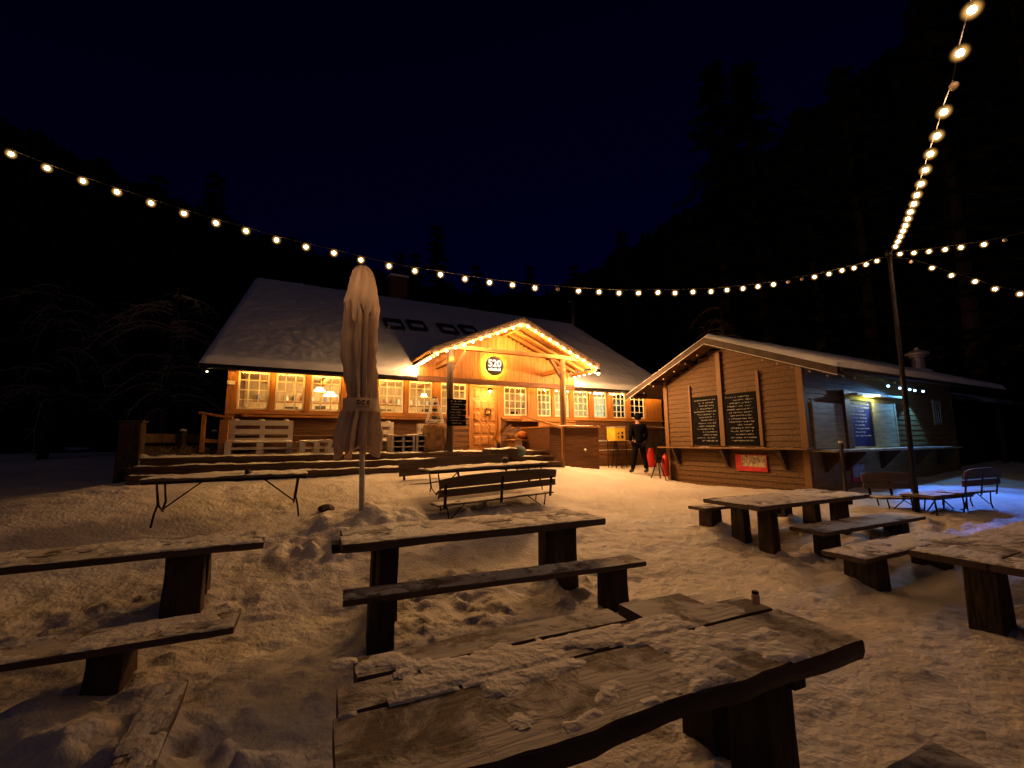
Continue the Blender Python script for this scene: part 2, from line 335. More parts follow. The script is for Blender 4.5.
def rustic(name, label, cat, near_left, ang, L, W, ztop, planks, legs, group, seed, thr=.0, th=.07, snow=.012, leg_w=.2, leg_in=.12, bare=None, live=.02):
    """near_left: world xy of the near left corner of the top; planks: list of (x0,x1,y0,y1,dz)"""
    g0 = min(gz(*near_left), ztop-.2)
    t = thing(name, label, cat, (near_left[0], near_left[1], g0-.05), R(ang), group)
    h = ztop-(g0-.05)
    mb = MB()
    for k, (a, b, c, d, dz) in enumerate(planks):
        plank(mb, a, b, c, d, h+dz, th, seed+k*3.3, live if c < .05 else .006, live if d > W-.05 else .006, bottom_in=.012)
    mb.build('tabletop' if 'table' in name else 'seat', M['slab'], t)
    for (lx_) in legs:
        spans = ((leg_in, leg_in+.21), (W-leg_in-.21, W-leg_in)) if 'table' in name else ((leg_in, W-leg_in),)
        for q_ in range(9):
            lxx = lx_+rng.uniform(-.28, .28); lyy = rng.uniform(-.12, W+.12); ca, sa = math.cos(R(ang)), math.sin(R(ang))
            blob(near_left[0]+ca*lxx-sa*lyy, near_left[1]+sa*lxx+ca*lyy, rng.uniform(.07, .15), rng.uniform(.015, .05))
        for ya_, yb_ in spans: m2 = MB(); slab_leg(m2, lx_, ya_, yb_, leg_w, -.12, h-th-.001, seed+lx_); m2.build('leg', M['leg'], t, bevel=.012)
        if 'table' in name: MB().box(lx_-.04, lx_+.04, .06, W-.06, h-th-.075, h-th-.002).build('cross_bearer', M['leg'], t)
    snow_layer(t, .0, L, .0, W, h+.004, thr, snow, seed, bare=bare)
    return t
nt = M['canvas'].node_tree; b_ = nt.nodes['Principled BSDF']; tr_ = nt.nodes.new('ShaderNodeBsdfTranslucent'); tr_.inputs[0].default_value = (.75, .52, .30, 1)
ad_ = nt.nodes.new('ShaderNodeMixShader'); ad_.inputs[0].default_value = .34; nt.links.new(b_.outputs[0], ad_.inputs[1]); nt.links.new(tr_.outputs[0], ad_.inputs[2]); nt.links.new(ad_.outputs[0], nt.nodes['Material Output'].inputs[0])
GT = 'rustic plank tables in the snow'; GBn = 'rustic plank benches in the snow'
# nearest table
rustic('plank_table', 'large nearest table of thick wavy-edged planks dusted with snow, a small jar on it', 'table', (-.47, 1.28), 24, 2.39, .87, .72,
       [(0, 2.39, 0, .44, 0), (.02, 1.28, .455, .66, -.004), (1.285, 2.36, .445, .66, .002), (.1, 1.5, .675, .87, .002), (1.62, 2.1, .67, .92, -.012)], (.42, 1.98), GT, 1, thr=.06, th=.085, snow=.009, leg_w=.2, leg_in=.17, live=.032,
       bare=lambda x, y: (.9 if (y > .66 and .95 < x < 2.1) else 0)+max(0, x-1.95)*1.6+(.5 if x < .55 and y < .42 else 0)+.15*(abs(y-.448) < .012)*9)
# heaps of snow lying on the nearest table
_t = rustic('plank_table', 'long middle table with snowy top, in front of the closed parasol', 'table', (-1.50, 3.93), 25, 2.84, .82, .80,
       [(0, 2.84, 0, .40, 0), (.03, 2.8, .41, .82, .0)], (.42, 2.42), GT, 11, thr=-.02, th=.075, snow=.010, leg_w=.17, leg_in=.1, bare=lambda x, y: max(0, x-2.2)*.8)
h_mid = .80-_t.location.z; mbx = MB(); mbx.box(-.06, .3, .42, .62, h_mid-.165, h_mid-.08); mbx.build('crossbar', M['leg'], _t, bevel=.006)
rustic('plank_bench', 'long low bench between the nearest table and the middle table', 'bench', (-1.34, 3.57), 21, 2.9, .30, .46, [(0, 2.9, 0, .30, 0)], (.3, 2.58), GBn, 21, thr=.05, th=.05, snow=.008, leg_w=.2, leg_in=.02,
       bare=lambda x, y: max(0, x-1.9)*.5)
rustic('plank_table', 'table with pale snowy top standing before the kiosk corner', 'table', (3.29, 5.9), 26, 2.75, .92, .80, [(0, 2.75, 0, .46, 0), (.02, 2.72, .47, .92, 0)], (.5, 2.3), GT, 31, thr=-.12, th=.06, snow=.015, leg_w=.15, leg_in=.14)
rustic('plank_bench', 'long bench in front of the table by the kiosk corner', 'bench', (4.0, 5.72), 25, 2.6, .46, .50, [(0, 2.6, 0, .46, 0)], (.42, 2.2), GBn, 41, thr=-.08, th=.05, snow=.012, leg_w=.17, leg_in=.1)
rustic('plank_bench', 'bench whose right end is tucked against the dark table at right edge', 'bench', (3.66, 4.66), 26, 2.3, .44, .45, [(0, 2.3, 0, .44, 0)], (.42, 1.95), GBn, 51, thr=-.08, th=.05, snow=.012, leg_w=.24, leg_in=.06)
rustic('plank_table', 'dark two-plank table cut off by the right edge of the photo', 'table', (3.93, 3.08), 27, 3.1, .98, .72, [(0, 3.1, 0, .49, 0), (0, 3.1, .5, .98, 0)], (.6, 2.6), GT, 61, thr=.0, th=.055, snow=.006, leg_w=.26, leg_in=.18)
rustic('plank_bench', 'short visible end of a bench behind the kiosk corner table', 'bench', (3.02, 6.95), 26, 2.5, .34, .62, [(0, 2.5, 0, .34, 0)], (.3, 2.15), GBn, 71, thr=-.1, th=.045, snow=.008, leg_w=.22, leg_in=.04)
rustic('plank_table', 'long dim table at the left edge, split plank at its right end', 'table', (-5.05, 3.2), 27.5, 2.85, .72, .70, [(0, 2.85, 0, .34, 0), (.0, 2.75, .35, .72, 0)], (.5, 2.2), GT, 81, thr=-.1, th=.06, snow=.014, leg_w=.3, leg_in=.08)
rustic('plank_bench', 'dim snowy bench in front of the left edge table', 'bench', (-4.45, 2.32), 25, 2.6, .42, .33, [(0, 2.6, 0, .42, 0)], (.4, 1.85), GBn, 91, thr=-.08, th=.05, snow=.012, leg_w=.2, leg_in=.05)
rustic('plank_bench', 'bare dark bench end in the bottom right corner of the photo', 'bench', (-.01, .85), 24.5, 2.05, .30, .45, [(0, 2.05, 0, .30, 0)], (.4, 1.7), GBn, 101, thr=.5, th=.05, snow=.004, leg_w=.2, leg_in=.04)
rustic('plank_bench', 'bench half buried in a snow bank at lower left', 'bench', (-1.66, 2.16), 118, 1.02, .20, .17, [(0, 1.02, 0, .20, 0)], (.85,), GBn, 111, thr=-.1, th=.05, snow=.01, leg_w=.12, leg_in=.02)
# jar on nearest table
p = onz(756, 604, .745); t = thing('glass_jar', 'small lidded jar standing on the nearest table', 'jar', p)
MB().lathe([(.018, 0), (.022, .004), (.022, .05), (.017, .058)], 14).build('jar_body', M['canvas'], t, smooth=True)
MB().lathe([(.019, .058), (.019, .07), (.017, .072)], 14).build('lid', M['iron'], t)

# ------------------------------------------------------------------ folding picnic tables and benches
def curved_leg(mb, x, y0, h, s=1, r=.014):
    mb.tube([(x, y0, h), (x+.01*s, y0, h*.55), (x+.06*s, y0, h*.28), (x+.14*s, y0, h*.18)], r, 8)
def folding_table(label, loc, rz, L, W, h, rx=0, ry=0, seed=0, thr=-.3, group='folding tables'):
    t = thing('folding_table', label, 'table', loc, rz, group, rx, ry)
    mb = MB(); mb.box(0, L, 0, W, h-.03, h); mb.build('tabletop', M['slab'], t, bevel=.005)
    e = MB(); e.box(.02, L-.02, .02, .05, h-.065, h-.031); e.box(.02, L-.02, W-.05, W-.02, h-.065, h-.031); e.build('side_rail', M['iron'], t)
    for x, s in ((.18, 1), (L-.12, -1)):
        m_ = MB()
        for y in (.08, W-.08): m_.tube([(x, y, h-.06), (x+.03*s, y, h*.52), (x+.0*s, y, h*.36), (x-.05*s, y, -.12)], .013)
        m_.tube([(x, .08, h-.07), (x+.04*s, .09, h*.5), (x+.05*s, W/2, h*.36), (x+.04*s, W-.09, h*.5), (x, W-.08, h-.07)], .012)
        m_.build('leg', M['iron'], t, smooth=True)
        b = MB(); b.tube([(x+.03*s, W/2, h*.38), (x+.52*s, W/2, h-.04)], .011); b.build('strut', M['iron'], t, smooth=True)
    snow_layer(t, 0, L, 0, W, h+.002, thr, .02, seed)
    return t
def folding_bench(label, loc, rz, L, h, rx=0, ry=0, seed=0, thr=-.15, snowm=.015, side=1, group='folding benches with backrests'):
    # back rest on the near side (y=0) when side=1
    t = thing('folding_bench', label, 'bench', loc, rz, group, rx, ry)
    W = .36; mb = MB(); mb.box(0, L, 0, W*.46, h-.025, h); mb.box(0, L, W*.52, W, h-.025, h); mb.build('seat', M['slab'], t, bevel=.005)
    yb = -.05 if side == 1 else W+.05; sg = -1 if side == 1 else 1
    b = MB(); n = 16
    top = lambda x: .44-.05*((2*x/L-1)**4)*1.0
    vs = []
    for i in range(n+1):
        x = L*i/n; vs += [(x, yb, h+.255), (x, yb+.024*sg, h+.255), (x, yb+.02*sg+.04*sg, h+top(x)), (x, yb+.04*sg, h+top(x))]
    b.add(vs, [(i*4+j, i*4+(j+1)%4, (i+1)*4+(j+1)%4, (i+1)*4+j) for i in range(n) for j in range(4)]+[(3,2,1,0), (n*4, n*4+1, n*4+2, n*4+3)])
    b.build('upper_slat', M['slab'], t)
    b = MB(); b.beam((0, yb, h+.18), (L, yb, h+.18), .024, .11); b.build('lower_slat', M['slab'], t, bevel=.004)
    for x in (.1, L/2, L-.1):
        a = MB(); a.beam((x, yb-.03*sg, h-.06), (x, yb+.045*sg, h+.40), .045, .012, (0, 1, 0)); a.build('bracket', M['iron'], t)
    for x, s in ((.16, 1), (L-.16, -1)):
        a = MB()
        for y in (.04, W-.04): a.tube([(x, y, h-.03), (x+.03*s, y, h*.5), (x-.02*s, y, h*.25), (x-.08*s, y, -.15)], .012)
        a.tube([(x+.06*s, .05, h*.45), (x+.34*s, .1, h-.03)], .009)
        a.build('leg', M['iron'], t, smooth=True)
    snow_layer(t, .01, L-.01, .01, W-.01, h+.002, thr, snowm, seed)
    return t
P0 = atD(438.8, 505.7, 6.55); P1 = atD(554.5, 491.5, 7.7)
an = math.atan2(P1[1]-P0[1], P1[0]-P0[0]); LB = float(np.hypot(*(P1-P0)[:2])); tl = -math.atan2(P1[2]-P0[2], LB)
folding_bench('folding bench with its slatted back to the viewer, before the picnic table', (P0[0], P0[1], P0[2]-.43), an, LB, .43, ry=tl, seed=3)
Q0 = atD(431, 470.5, 7.35); Q1 = atD(549, 462.5, 8.6); an2 = math.atan2(Q1[1]-Q0[1], Q1[0]-Q0[0]); LT = float(np.hypot(*(Q1-Q0)[:2])); tl2 = -math.atan2(Q1[2]-Q0[2], LT)
folding_table('folding picnic table between the two benches below the porch', (Q0[0], Q0[1], Q0[2]-.72), an2, LT, .62, .72, ry=tl2, seed=7)
Q2 = atD(406, 485, 8.15); Q3 = atD(520, 473, 9.4); an3 = math.atan2(Q3[1]-Q2[1], Q3[0]-Q2[0]); L3 = float(np.hypot(*(Q3-Q2)[:2]))
folding_bench('folding bench on the far side of the picnic table, nearest the steps', (Q2[0], Q2[1], Q2[2]-.43), an3, L3, .43, ry=-math.atan2(Q3[2]-Q2[2], L3), seed=9, side=-1)
S0 = atD(139, 480.5, 5.75); S1 = atD(308, 473.5, 6.7); an4 = math.atan2(S1[1]-S0[1], S1[0]-S0[0]); L4 = float(np.hypot(*(S1-S0)[:2]))
lt = folding_table('folding table standing alone at left before the steps, snow on top', (S0[0], S0[1], S0[2]-.72), an4, L4, .62, .72, ry=-math.atan2(S1[2]-S0[2], L4), seed=13)
c_ = atD(248, 466, 6.5); t = thing('dark_mug', 'dark mug left on the lone folding table', 'mug', (c_[0], c_[1], S1[2]+.0), 0)
MB().lathe([(.03, 0), (.036, .01), (.038, .08), (.033, .08), (.031, .015)], 14).build('mug_body', M['blackp'], t, smooth=True)
MB().tube([(.035, 0, .06), (.06, 0, .055), (.06, 0, .03), (.035, 0, .025)], .006, 6).build('handle', M['blackp'], t, smooth=True)
# bits left on the picnic table
k_ = atD(505, 461, 8.4); t = thing('tin_pot', 'small snowy pot left on the picnic table', 'pot', (k_[0], k_[1], k_[2]-.04), .4)
MB().lathe([(.05, 0), (.06, .01), (.065, .09), (.055, .09), (.05, .02)], 14).build('pot_body', M['leg'], t, smooth=True)
MB().ball((0, 0, .09), .05, 10, 6, .5).build('snow_cap', M['snow'], t, smooth=True)

# right hand set by the kiosk
a0 = atD(879, 499, 8.0)
folding_bench('folding bench with pale backboard between light pole and kiosk counter', (a0[0], a0[1], a0[2]-.43+.02), R(-8), .95, .43, seed=17, side=-1)
b0 = atD(960, 494, 7.6)
folding_bench('folding bench with arched back right of the light pole, seat blue under snow', (b0[0], b0[1], b0[2]-.43), R(22), 1.3, .43, seed=19, thr=-.5, snowm=.02)
c0 = atD(934, 497, 7.4)
folding_table('folding table right of the light pole, its snowy top lit blue', (c0[0], c0[1], c0[2]-.55), R(22), 1.35, .5, .55, seed=23, thr=-.6)

# ------------------------------------------------------------------ closed parasol
ug = UMB[2]-.12; t = thing('closed_parasol', 'tall closed beige parasol strapped shut, rising from a snow mound', 'parasol', (UMB[0], UMB[1], ug))
sc_ = 6.3/F
UN = np.array([UMB[0], UMB[1], 0.]); UN /= np.linalg.norm(UN); US = np.array([UN[1], -UN[0], 0.])
def up(px, py): q = onpl(px, py, UMB, UN)-UMB; return float(q@US), float(q[2]+UMB[2]-ug)
zb = lambda py: up(362, py)[1]
t.rotation_euler = (0, 0, math.atan2(US[1], US[0]))
MB().tube([(0, 0, -.5), (up(362.5, 400)[0], 0, zb(400)), (up(361, 300)[0], 0, zb(300))], .040, 14).build('pole', M['white'], t, smooth=True)
def cloth(name, rows, k, amp, seed, mt, jag=.0, asym=.0):
    n = 160; vs = []; z_lo = up(362, rows[0][0])[1]; z_hi = up(362, rows[-1][0])[1]
    for ri, (py, l, r_) in enumerate(rows):
        xl, z = up(l, py); xr, _ = up(r_, py); cx = (xl+xr)/2; w = (xr-xl)/2; f01 = (z-z_lo)/(z_hi-z_lo)
        for j in range(n):
            a = 2*math.pi*j/n
            ph = .9*math.sin(2*a+seed)+.5*math.sin(z*2.3+seed)+.25*math.sin(z*6+a*3)
            f = 1-abs(math.sin((k*a+ph)/2))**.6*2
            f = 1.0*f+.5*math.sin((k+5)*a+seed*2-z*1.3+.6*math.sin(z*5))
            rr = w*(1-amp*.55+amp*f)+.02*noise.noise(Vector((math.cos(a)*2.5, math.sin(a)*2.5, z*4+seed)))
            zz = z+(jag*(noise.noise(Vector((math.cos(a)*2.6, math.sin(a)*2.6, seed)))*2.2+asym*math.cos(a+.6))*(1-f01)**3)
            vs.append((cx+rr*math.cos(a), rr*.85*math.sin(a), zz))
    m_ = len(rows); fs = [(i*n+j, i*n+(j+1)%n, (i+1)*n+(j+1)%n, (i+1)*n+j) for i in range(m_-1) for j in range(n)]
    mb = MB(); mb.add(vs, fs); o = mb.build(name, mt, t, smooth=True)
    so = o.modifiers.new('solid', 'SOLIDIFY'); so.thickness = .008
    return o
def interp(rows, step):
    out = []
    for (a, b) in zip(rows[:-1], rows[1:]):
        n = max(1, int(abs(b[0]-a[0])/step))
        for i in range(n): f = i/n; out.append(tuple(a[q]+(b[q]-a[q])*f for q in range(3)))
    out.append(rows[-1]); return out
cloth('canopy', interp([(450, 330, 378), (440, 332, 378.5), (425, 336, 378), (412, 342, 378), (406, 345, 377.5), (401, 346, 376.5), (396, 345.5, 376), (370, 344.5, 376.5), (345, 343.5, 378), (325, 345, 379), (312, 346, 378), (300, 347, 376)], 3), 10, .26, 2.1, M['canvas'], jag=.13)
cloth('hood', interp([(316, 343, 378.5), (306, 342.5, 379.5), (298, 345, 378.5), (288, 348, 377.5), (278, 350.5, 376), (271, 353, 374), (267, 356, 371), (265, 360, 366)], 2.5), 6, .13, 4.4, M['canvas'], jag=.15)
# strap band with print
mb = MB(); n = 60; vs = []
for z in (zb(412), zb(399)):
    for j in range(n+1):
        a = -math.pi*1.0+math.pi*2*j/n; vs.append((up(361.2, 405)[0]+.258*math.cos(a), .228*math.sin(a)-.01, z))
mb.add(vs, [(j, j+1, n+2+j, n+1+j) for j in range(n)]); s_ = mb.build('strap', M['canvas'], t, smooth=True)
def text(body, size, loc, rot, mt, parent, name='lettering', extr=.002, align='CENTER', bold=0):
    cu = bpy.data.curves.new(name, 'FONT'); cu.body = body; cu.size = size; cu.extrude = extr; cu.align_x = align; cu.align_y = 'CENTER'; cu.offset = bold
    tmp = bpy.data.objects.new('tmp_text', cu); COL.objects.link(tmp)
    dg = bpy.context.evaluated_depsgraph_get(); me_ = bpy.data.meshes.new_from_object(tmp.evaluated_get(dg)); bpy.data.objects.remove(tmp)
    me_.materials.clear(); me_.materials.append(mt); me_.name = name
    o = bpy.data.objects.new(name, me_); COL.objects.link(o); o.parent = parent; o.location = loc; o.rotation_euler = rot
    return o
text('DZ E', .085, (-.045, -.255, zb(404)), (R(90), 0, R(8)), M['canvas_print'], s_, bold=.003)
mb = MB()
for i in range(7): mb.box(-.12+i*.024, -.108+i*.024, -.2575, -.2555, zb(408.5), zb(407.6))
mb.build('small_print', M['canvas_print'], s_)
# the base plate, mostly buried
# stone beside
for (px, py, s, lab) in ((326, 519, .13, 'dark stone poking out of the snow left of the parasol'), (745, 604, .0, '')):
    if s:
        q = onz(px, py, .5); mb = MB(); mb.ball((0, 0, 0), s, 10, 7, .6)
        mb.v = [tuple(c*(1+.35*noise.noise(Vector(v)*9)) for c in v) for v in mb.v]
        o = mb.build('stone', M['leg'], None); o.location = (q[0], q[1], ez(q[0], q[1])+.03); tag(o, lab, 'stone')

# ------------------------------------------------------------------ lodge
lodge = thing('wooden_lodge', 'long timber lodge with lit windows under a snowy roof', 'building', LO, A28)
WINS = [(.21,.87),(1.0,1.65),(1.79,2.5),(2.66,3.31),(3.46,4.14),(4.29,4.97),(5.22,6.01),(7.29,8.11),(8.5,9.03),(9.17,9.75),(9.95,10.58),(10.81,11.4),(11.68,12.29),(12.52,13.23)]
Z0, Z1, XR = 2.48, 3.42, 14.1; DX0, DX1, DZ = 6.2, 7.07, 1.43
mb = MB()      # lower log wall, boards
z = .55; k = 0
while z < 2.36:
    zt = min(z+.165, 2.36)
    for (a, b) in ((0, DX0-.09), (DX1+.09, XR)):
        mb.add([(a, -.035, z), (b, -.035, z), (b, .1, z), (a, .1, z), (a, -.012, zt-.004), (b, -.012, zt-.004), (b, .1, zt-.004), (a, .1, zt-.004)], [(0,3,2,1),(4,5,6,7),(0,1,5,4),(1,2,6,5),(2,3,7,6),(3,0,4,7)])
    z += .165
mb.build('lower_wall', M['log'], lodge)
mb = MB(); e = 0.0
cuts = sorted(WINS+[(DX0-.09, DX1+.09)])
x = 0
for a, b in cuts:
    if a > x: mb.box(x, a, .0, .12, 2.36, Z1)
    if (a, b) in WINS: mb.box(a, b, .0, .12, 2.36, Z0)
    x = b
mb.box(x, XR, 0, .12, 2.36, Z1); mb.box(0, XR, 0, .12, Z1, 3.75)
mb.build('upper_wall', M['woodv'], lodge)
mb = MB()
for (a, b) in ((.35, 2.5), (3.35, 5.05), (7.3, 9.9)): mb.box(a, b, -.17, -.005, 2.30, 2.345)
for (a, b) in ((0, DX0-.1), (DX1+.1, XR)): mb.box(a, b, -.06, -.002, 2.37, 2.44)
mb.split('sill_board', M['wood'], lodge, bevel=.006)
mb = MB()
for (a, b) in zip([c[1] for c in WINS[:-1]], [c[0] for c in WINS[1:]]):
    if b-a < .5 and b-a > .1: mb.box(a+.012, b-.012, -.05, -.002, 2.45, 3.5)
mb.box(.0, .19, -.05, -.002, .6, 3.5); mb.box(13.25, 14.1, -.04, -.002, 2.45, 3.5)
mb.split('pilaster', M['woodv'], lodge, bevel=.006)
for i, (a, b) in enumerate(WINS):
    fm = MB(); w = .028
    fm.box(a, b, .01, .06, Z0, Z0+.045); fm.box(a, b, .01, .06, Z1-.045, Z1); fm.box(a, a+.045, .01, .06, Z0+.045, Z1-.045); fm.box(b-.045, b, .01, .06, Z0+.045, Z1-.045)
    wn = fm.build('window', M['bar'], lodge, bevel=.003)
    nc = 4 if b-a > .75 else 3; bm_ = MB()
    for c in range(1, nc): xx = a+(b-a)*c/nc; bm_.box(xx-.013, xx+.013, .015, .045, Z0+.045, Z1-.045)
    for r_ in range(1, 4): zz = Z0+(Z1-Z0)*r_/4; bm_.box(a+.045, b-.045, .018, .042, zz-.012, zz+.012)
    bm_.build('glazing_bars', M['bar'], wn)
    pm = MB(); pm.box(a+.04, b-.04, .028, .033, Z0+.04, Z1-.04); pm.build('pane', M['glass'], wn)
# door
dm = MB(); dm.box(DX0-.09, DX0, -.03, .12, DZ-.05, 3.42); dm.box(DX1, DX1+.09, -.03, .12, DZ-.05, 3.42); dm.box(DX0, DX1, -.03, .12, 3.33, 3.42); dm.build('door_frame', M['woodv'], lodge)
dm = MB(); dm.box(DX0, DX1, .03, .07, DZ, 3.33)
dr = dm.build('door', M['woodv'], lodge)
dm = MB()
for r_ in range(5):
    for c in range(3):
        a = DX0+.07+c*.255; zz = DZ+.12+r_*.36; dm.add([(a, .029, zz), (a+.22, .029, zz), (a+.22, .029, zz+.3), (a, .029, zz+.3), (a+.05, .006, zz+.05), (a+.17, .006, zz+.05), (a+.17, .006, zz+.25), (a+.05, .006, zz+.25)], [(0,1,5,4),(1,2,6,5),(2,3,7,6),(3,0,4,7),(4,5,6,7)])
dm.build('raised_panels', M['wood'], dr)
MB().tube([(DX0+.07, .03, 2.35), (DX0+.07, -.02, 2.35), (DX0+.17, -.02, 2.35)], .012, 8).build('handle', M['iron'], dr, smooth=True)
# other walls
mb = MB()
mb.prism([(.121, .55), (10.99, .55), (10.99, 3.7), (5.5, 7.35), (.121, 3.7)], 0.001, .12, 'x'); mb.prism([(.121, .55), (10.99, .55), (10.99, 3.7), (5.5, 7.35), (.121, 3.7)], XR-.121, XR-.001, 'x')
mb.box(.121, XR-.122, 10.87, 10.99, .55, 3.7); mb.build('end_wall', M['log'], lodge)
# interior: a dining room whose back wall is close behind the glass
mb = MB(); mb.box(.13, XR-.13, 3.2, 3.28, 1.4, 3.9); mb.build('interior_wall', M['interior'], lodge)
mb = MB(); mb.box(.13, XR-.13, .125, 3.19, 3.64, 3.70); mb.build('interior_ceiling', M['interior'], lodge)
mb = MB(); mb.box(.13, XR-.13, .125, 3.19, 1.36, 1.42); mb.build('interior_floor', M['interior'], lodge)
mb = MB(); mb.box(10.66, 10.72, .13, 3.19, 1.43, 3.63); mb.box(10.73, 13.9, 3.1, 3.19, 1.43, 3.63); mb.split('interior_partition', M['interior_pale'], lodge)
mb = MB()
for x in np.arange(.6, 10.5, 1.6): mb.box(x, x+.12, .14, 3.18, 3.50, 3.635)
mb.split('ceiling_beam', M['wood'], lodge)
rr = random.Random(5)
for lv in (2.95,):
    for (a, b) in ((.4, 3.0), (3.4, 6.1), (7.2, 10.4)):
        sh = MB(); sh.box(a, b, 3.0, 3.19, lv-.02, lv); so_ = sh.build('wall_shelf', M['wood'], lodge)
        x = a+.05; packs = {1: MB(), 2: MB(), 3: MB(), 4: MB()}
        while x < b-.1:
            w = rr.uniform(.03, .07); q = rr.choice([1, 1, 1, 2, 3, 4]); packs[q].lathe([(w*.8, 0), (w, .02), (w, rr.uniform(.08, .16)), (w*.4, rr.uniform(.17, .22))], 8, (x+w, 3.1, lv)); x += 2*w+rr.uniform(.02, .3)
        for q, mm in packs.items():
            if mm.v: mm.build('shelf_item', M['item%d' % q], so_)
mb = MB()
for (a, zz, w, h) in ((1.2, 2.5, .4, .3), (2.1, 2.45, .3, .4), (4.0, 2.5, .5, .3), (5.6, 2.5, .3, .35), (7.6, 2.5, .4, .3), (9.2, 2.45, .3, .4)): mb.box(a, a+w, 3.16, 3.195, zz, zz+h)
mb.split('wall_picture', M['dark'], lodge)
# lamps inside
LIGHTS = []
def plight(name, loc, e, col, r=.05, parent=None):
    l = bpy.data.lights.new(name, 'POINT'); l.energy = e; l.color = col; l.shadow_soft_size = r
    o = bpy.data.objects.new(name, l); COL.objects.link(o); o.location = Vector(tuple(map(float, loc)))
    if parent is not None: o.parent = parent
    return o
for i, (x, y, z, s) in enumerate(((.9, 2.2, 3.15, .8), (2.35, 1.2, 3.0, 1.5), (2.15, 2.4, 3.25, 1.3), (3.7, 1.8, 3.1, 1.2), (5.4, 2.3, 3.2, .8), (7.8, 2.0, 3.2, .7), (9.6, 2.2, 3.2, .7))):
    lm = MB(); lm.tube([(x, y, 3.63), (x, y, z+.12)], .006, 6); pl_ = lm.build('pendant_lamp', M['iron'], lodge)
    sm = MB(); sm.lathe([(.04*s+.03, .11), (.11*s+.02, .0), (.10*s, -.01), (.03, .08)], 14, (x, y, z)); sm.build('shade', M['lampglow'], pl_, smooth=True)
for (x, e) in ((.9, 22), (2.4, 110), (3.9, 60), (5.4, 45), (7.8, 40), (9.6, 40)): plight('room_lamp', (x, 1.6, 2.95), e, (1, .72, .36), .08, lodge)
for x in (11.2, 12.1, 13.0):
    lm = MB(); lm.box(x-.3, x+.3, 1.5, 1.62, 3.52, 3.58); lm.build('strip_lamp', M['lampcold'], lodge)
    plight('room_lamp', (x, 1.3, 3.1), 75, (.72, 1, .80), .08, lodge)
# ---- roof
def slope(mb, pts, th):   # pts: 4 corners (eave l, eave r, ridge r, ridge l), extruded down
    P = [Vector(p) for p in pts]; n = (P[1]-P[0]).cross(P[3]-P[0]).normalized()
    if n.z < 0: n = -n
    mb.add(P+[p-n*th for p in P], [(0,1,2,3),(7,6,5,4),(0,4,5,1),(1,5,6,2),(2,6,7,3),(3,7,4,0)])
EZ, EY, RZ, RY = 3.42, -.6, 7.45, 5.5
mb = MB(); slope(mb, [(-.5, EY, EZ), (14.4, EY, EZ), (14.05, RY, RZ), (-.0, RY, RZ)], .12); slope(mb, [(-.5, 11.6, EZ), (14.4, 11.6, EZ), (14.05, RY+.01, RZ), (-.0, RY+.01, RZ)], .12)
roof = mb.build('roof', M['dark'], lodge)
def roof_snow(parent, c0, c1, c2, c3, th, nu, nv, seed, mt, amp=.02):
    P = [Vector(c) for c in (c0, c1, c2, c3)]; n = (P[1]-P[0]).cross(P[3]-P[0]).normalized()
    if n.z < 0: n = -n
    mb = MB(); vs = []
    for j in range(nv+1):
        for i in range(nu+1):
            u_, v_ = i/nu, j/nv; p = P[0]*(1-u_)*(1-v_)+P[1]*u_*(1-v_)+P[2]*u_*v_+P[3]*(1-u_)*v_
            eu = min(u_, 1-u_)*(P[1]-P[0]).length; ev = v_*(P[3]-P[0]).length; e_ = min(eu, ev)
            h = th*min(1, math.sqrt(max(0, e_)/.14))*(1 if e_ < .14 else 1)+amp*fbm(p.x*1.3, p.y*1.3, seed, 4)*min(1, e_/.1)+.012*fbm(p.x*5, p.y*5, seed, 2)*min(1, e_/.1)
            p = p+n*max(0.002, h)
            if j == 0: p = p+Vector((0, 0, -.012*abs(fbm(p.x*2.3, 1, seed, 3))-.01))
            vs.append(p)
    w = nu+1; mb.add(vs, [(j*w+i, j*w+i+1, (j+1)*w+i+1, (j+1)*w+i) for j in range(nv) for i in range(nu)])
    return mb.build('snow_cover', mt, parent, smooth=True)
sl = (RZ-EZ)/(RY-EY)
roof_snow(roof, (-.5, EY+.02, EZ+.01), (14.4, EY+.02, EZ+.01), (14.05, RY, RZ+.01), (-.0, RY, RZ+.01), .15, 260, 110, 3, M['snow_roof'], .010)
roof_snow(roof, (14.4, 11.58, EZ+.01), (-.5, 11.58, EZ+.01), (-.0, RY, RZ+.01), (14.05, RY, RZ+.01), .15, 40, 20, 5, M['snow_roof'])
mb = MB(); mb.tube([(-.45, EY-.07, EZ-.05), (14.35, EY-.07, EZ-.05)], .055, 10); mb.build('gutter', M['gutter'], roof, smooth=True)
mb = MB(); mb.box(-.5, 14.4, EY-.012, EY+.012, EZ-.08, EZ-.02); mb.build('fascia', M['trim'], roof)
mb = MB(); mb.box(-.3, 14.2, EY+.03, -.06, 3.425, 3.437); mb.build('soffit', M['wood'], roof)
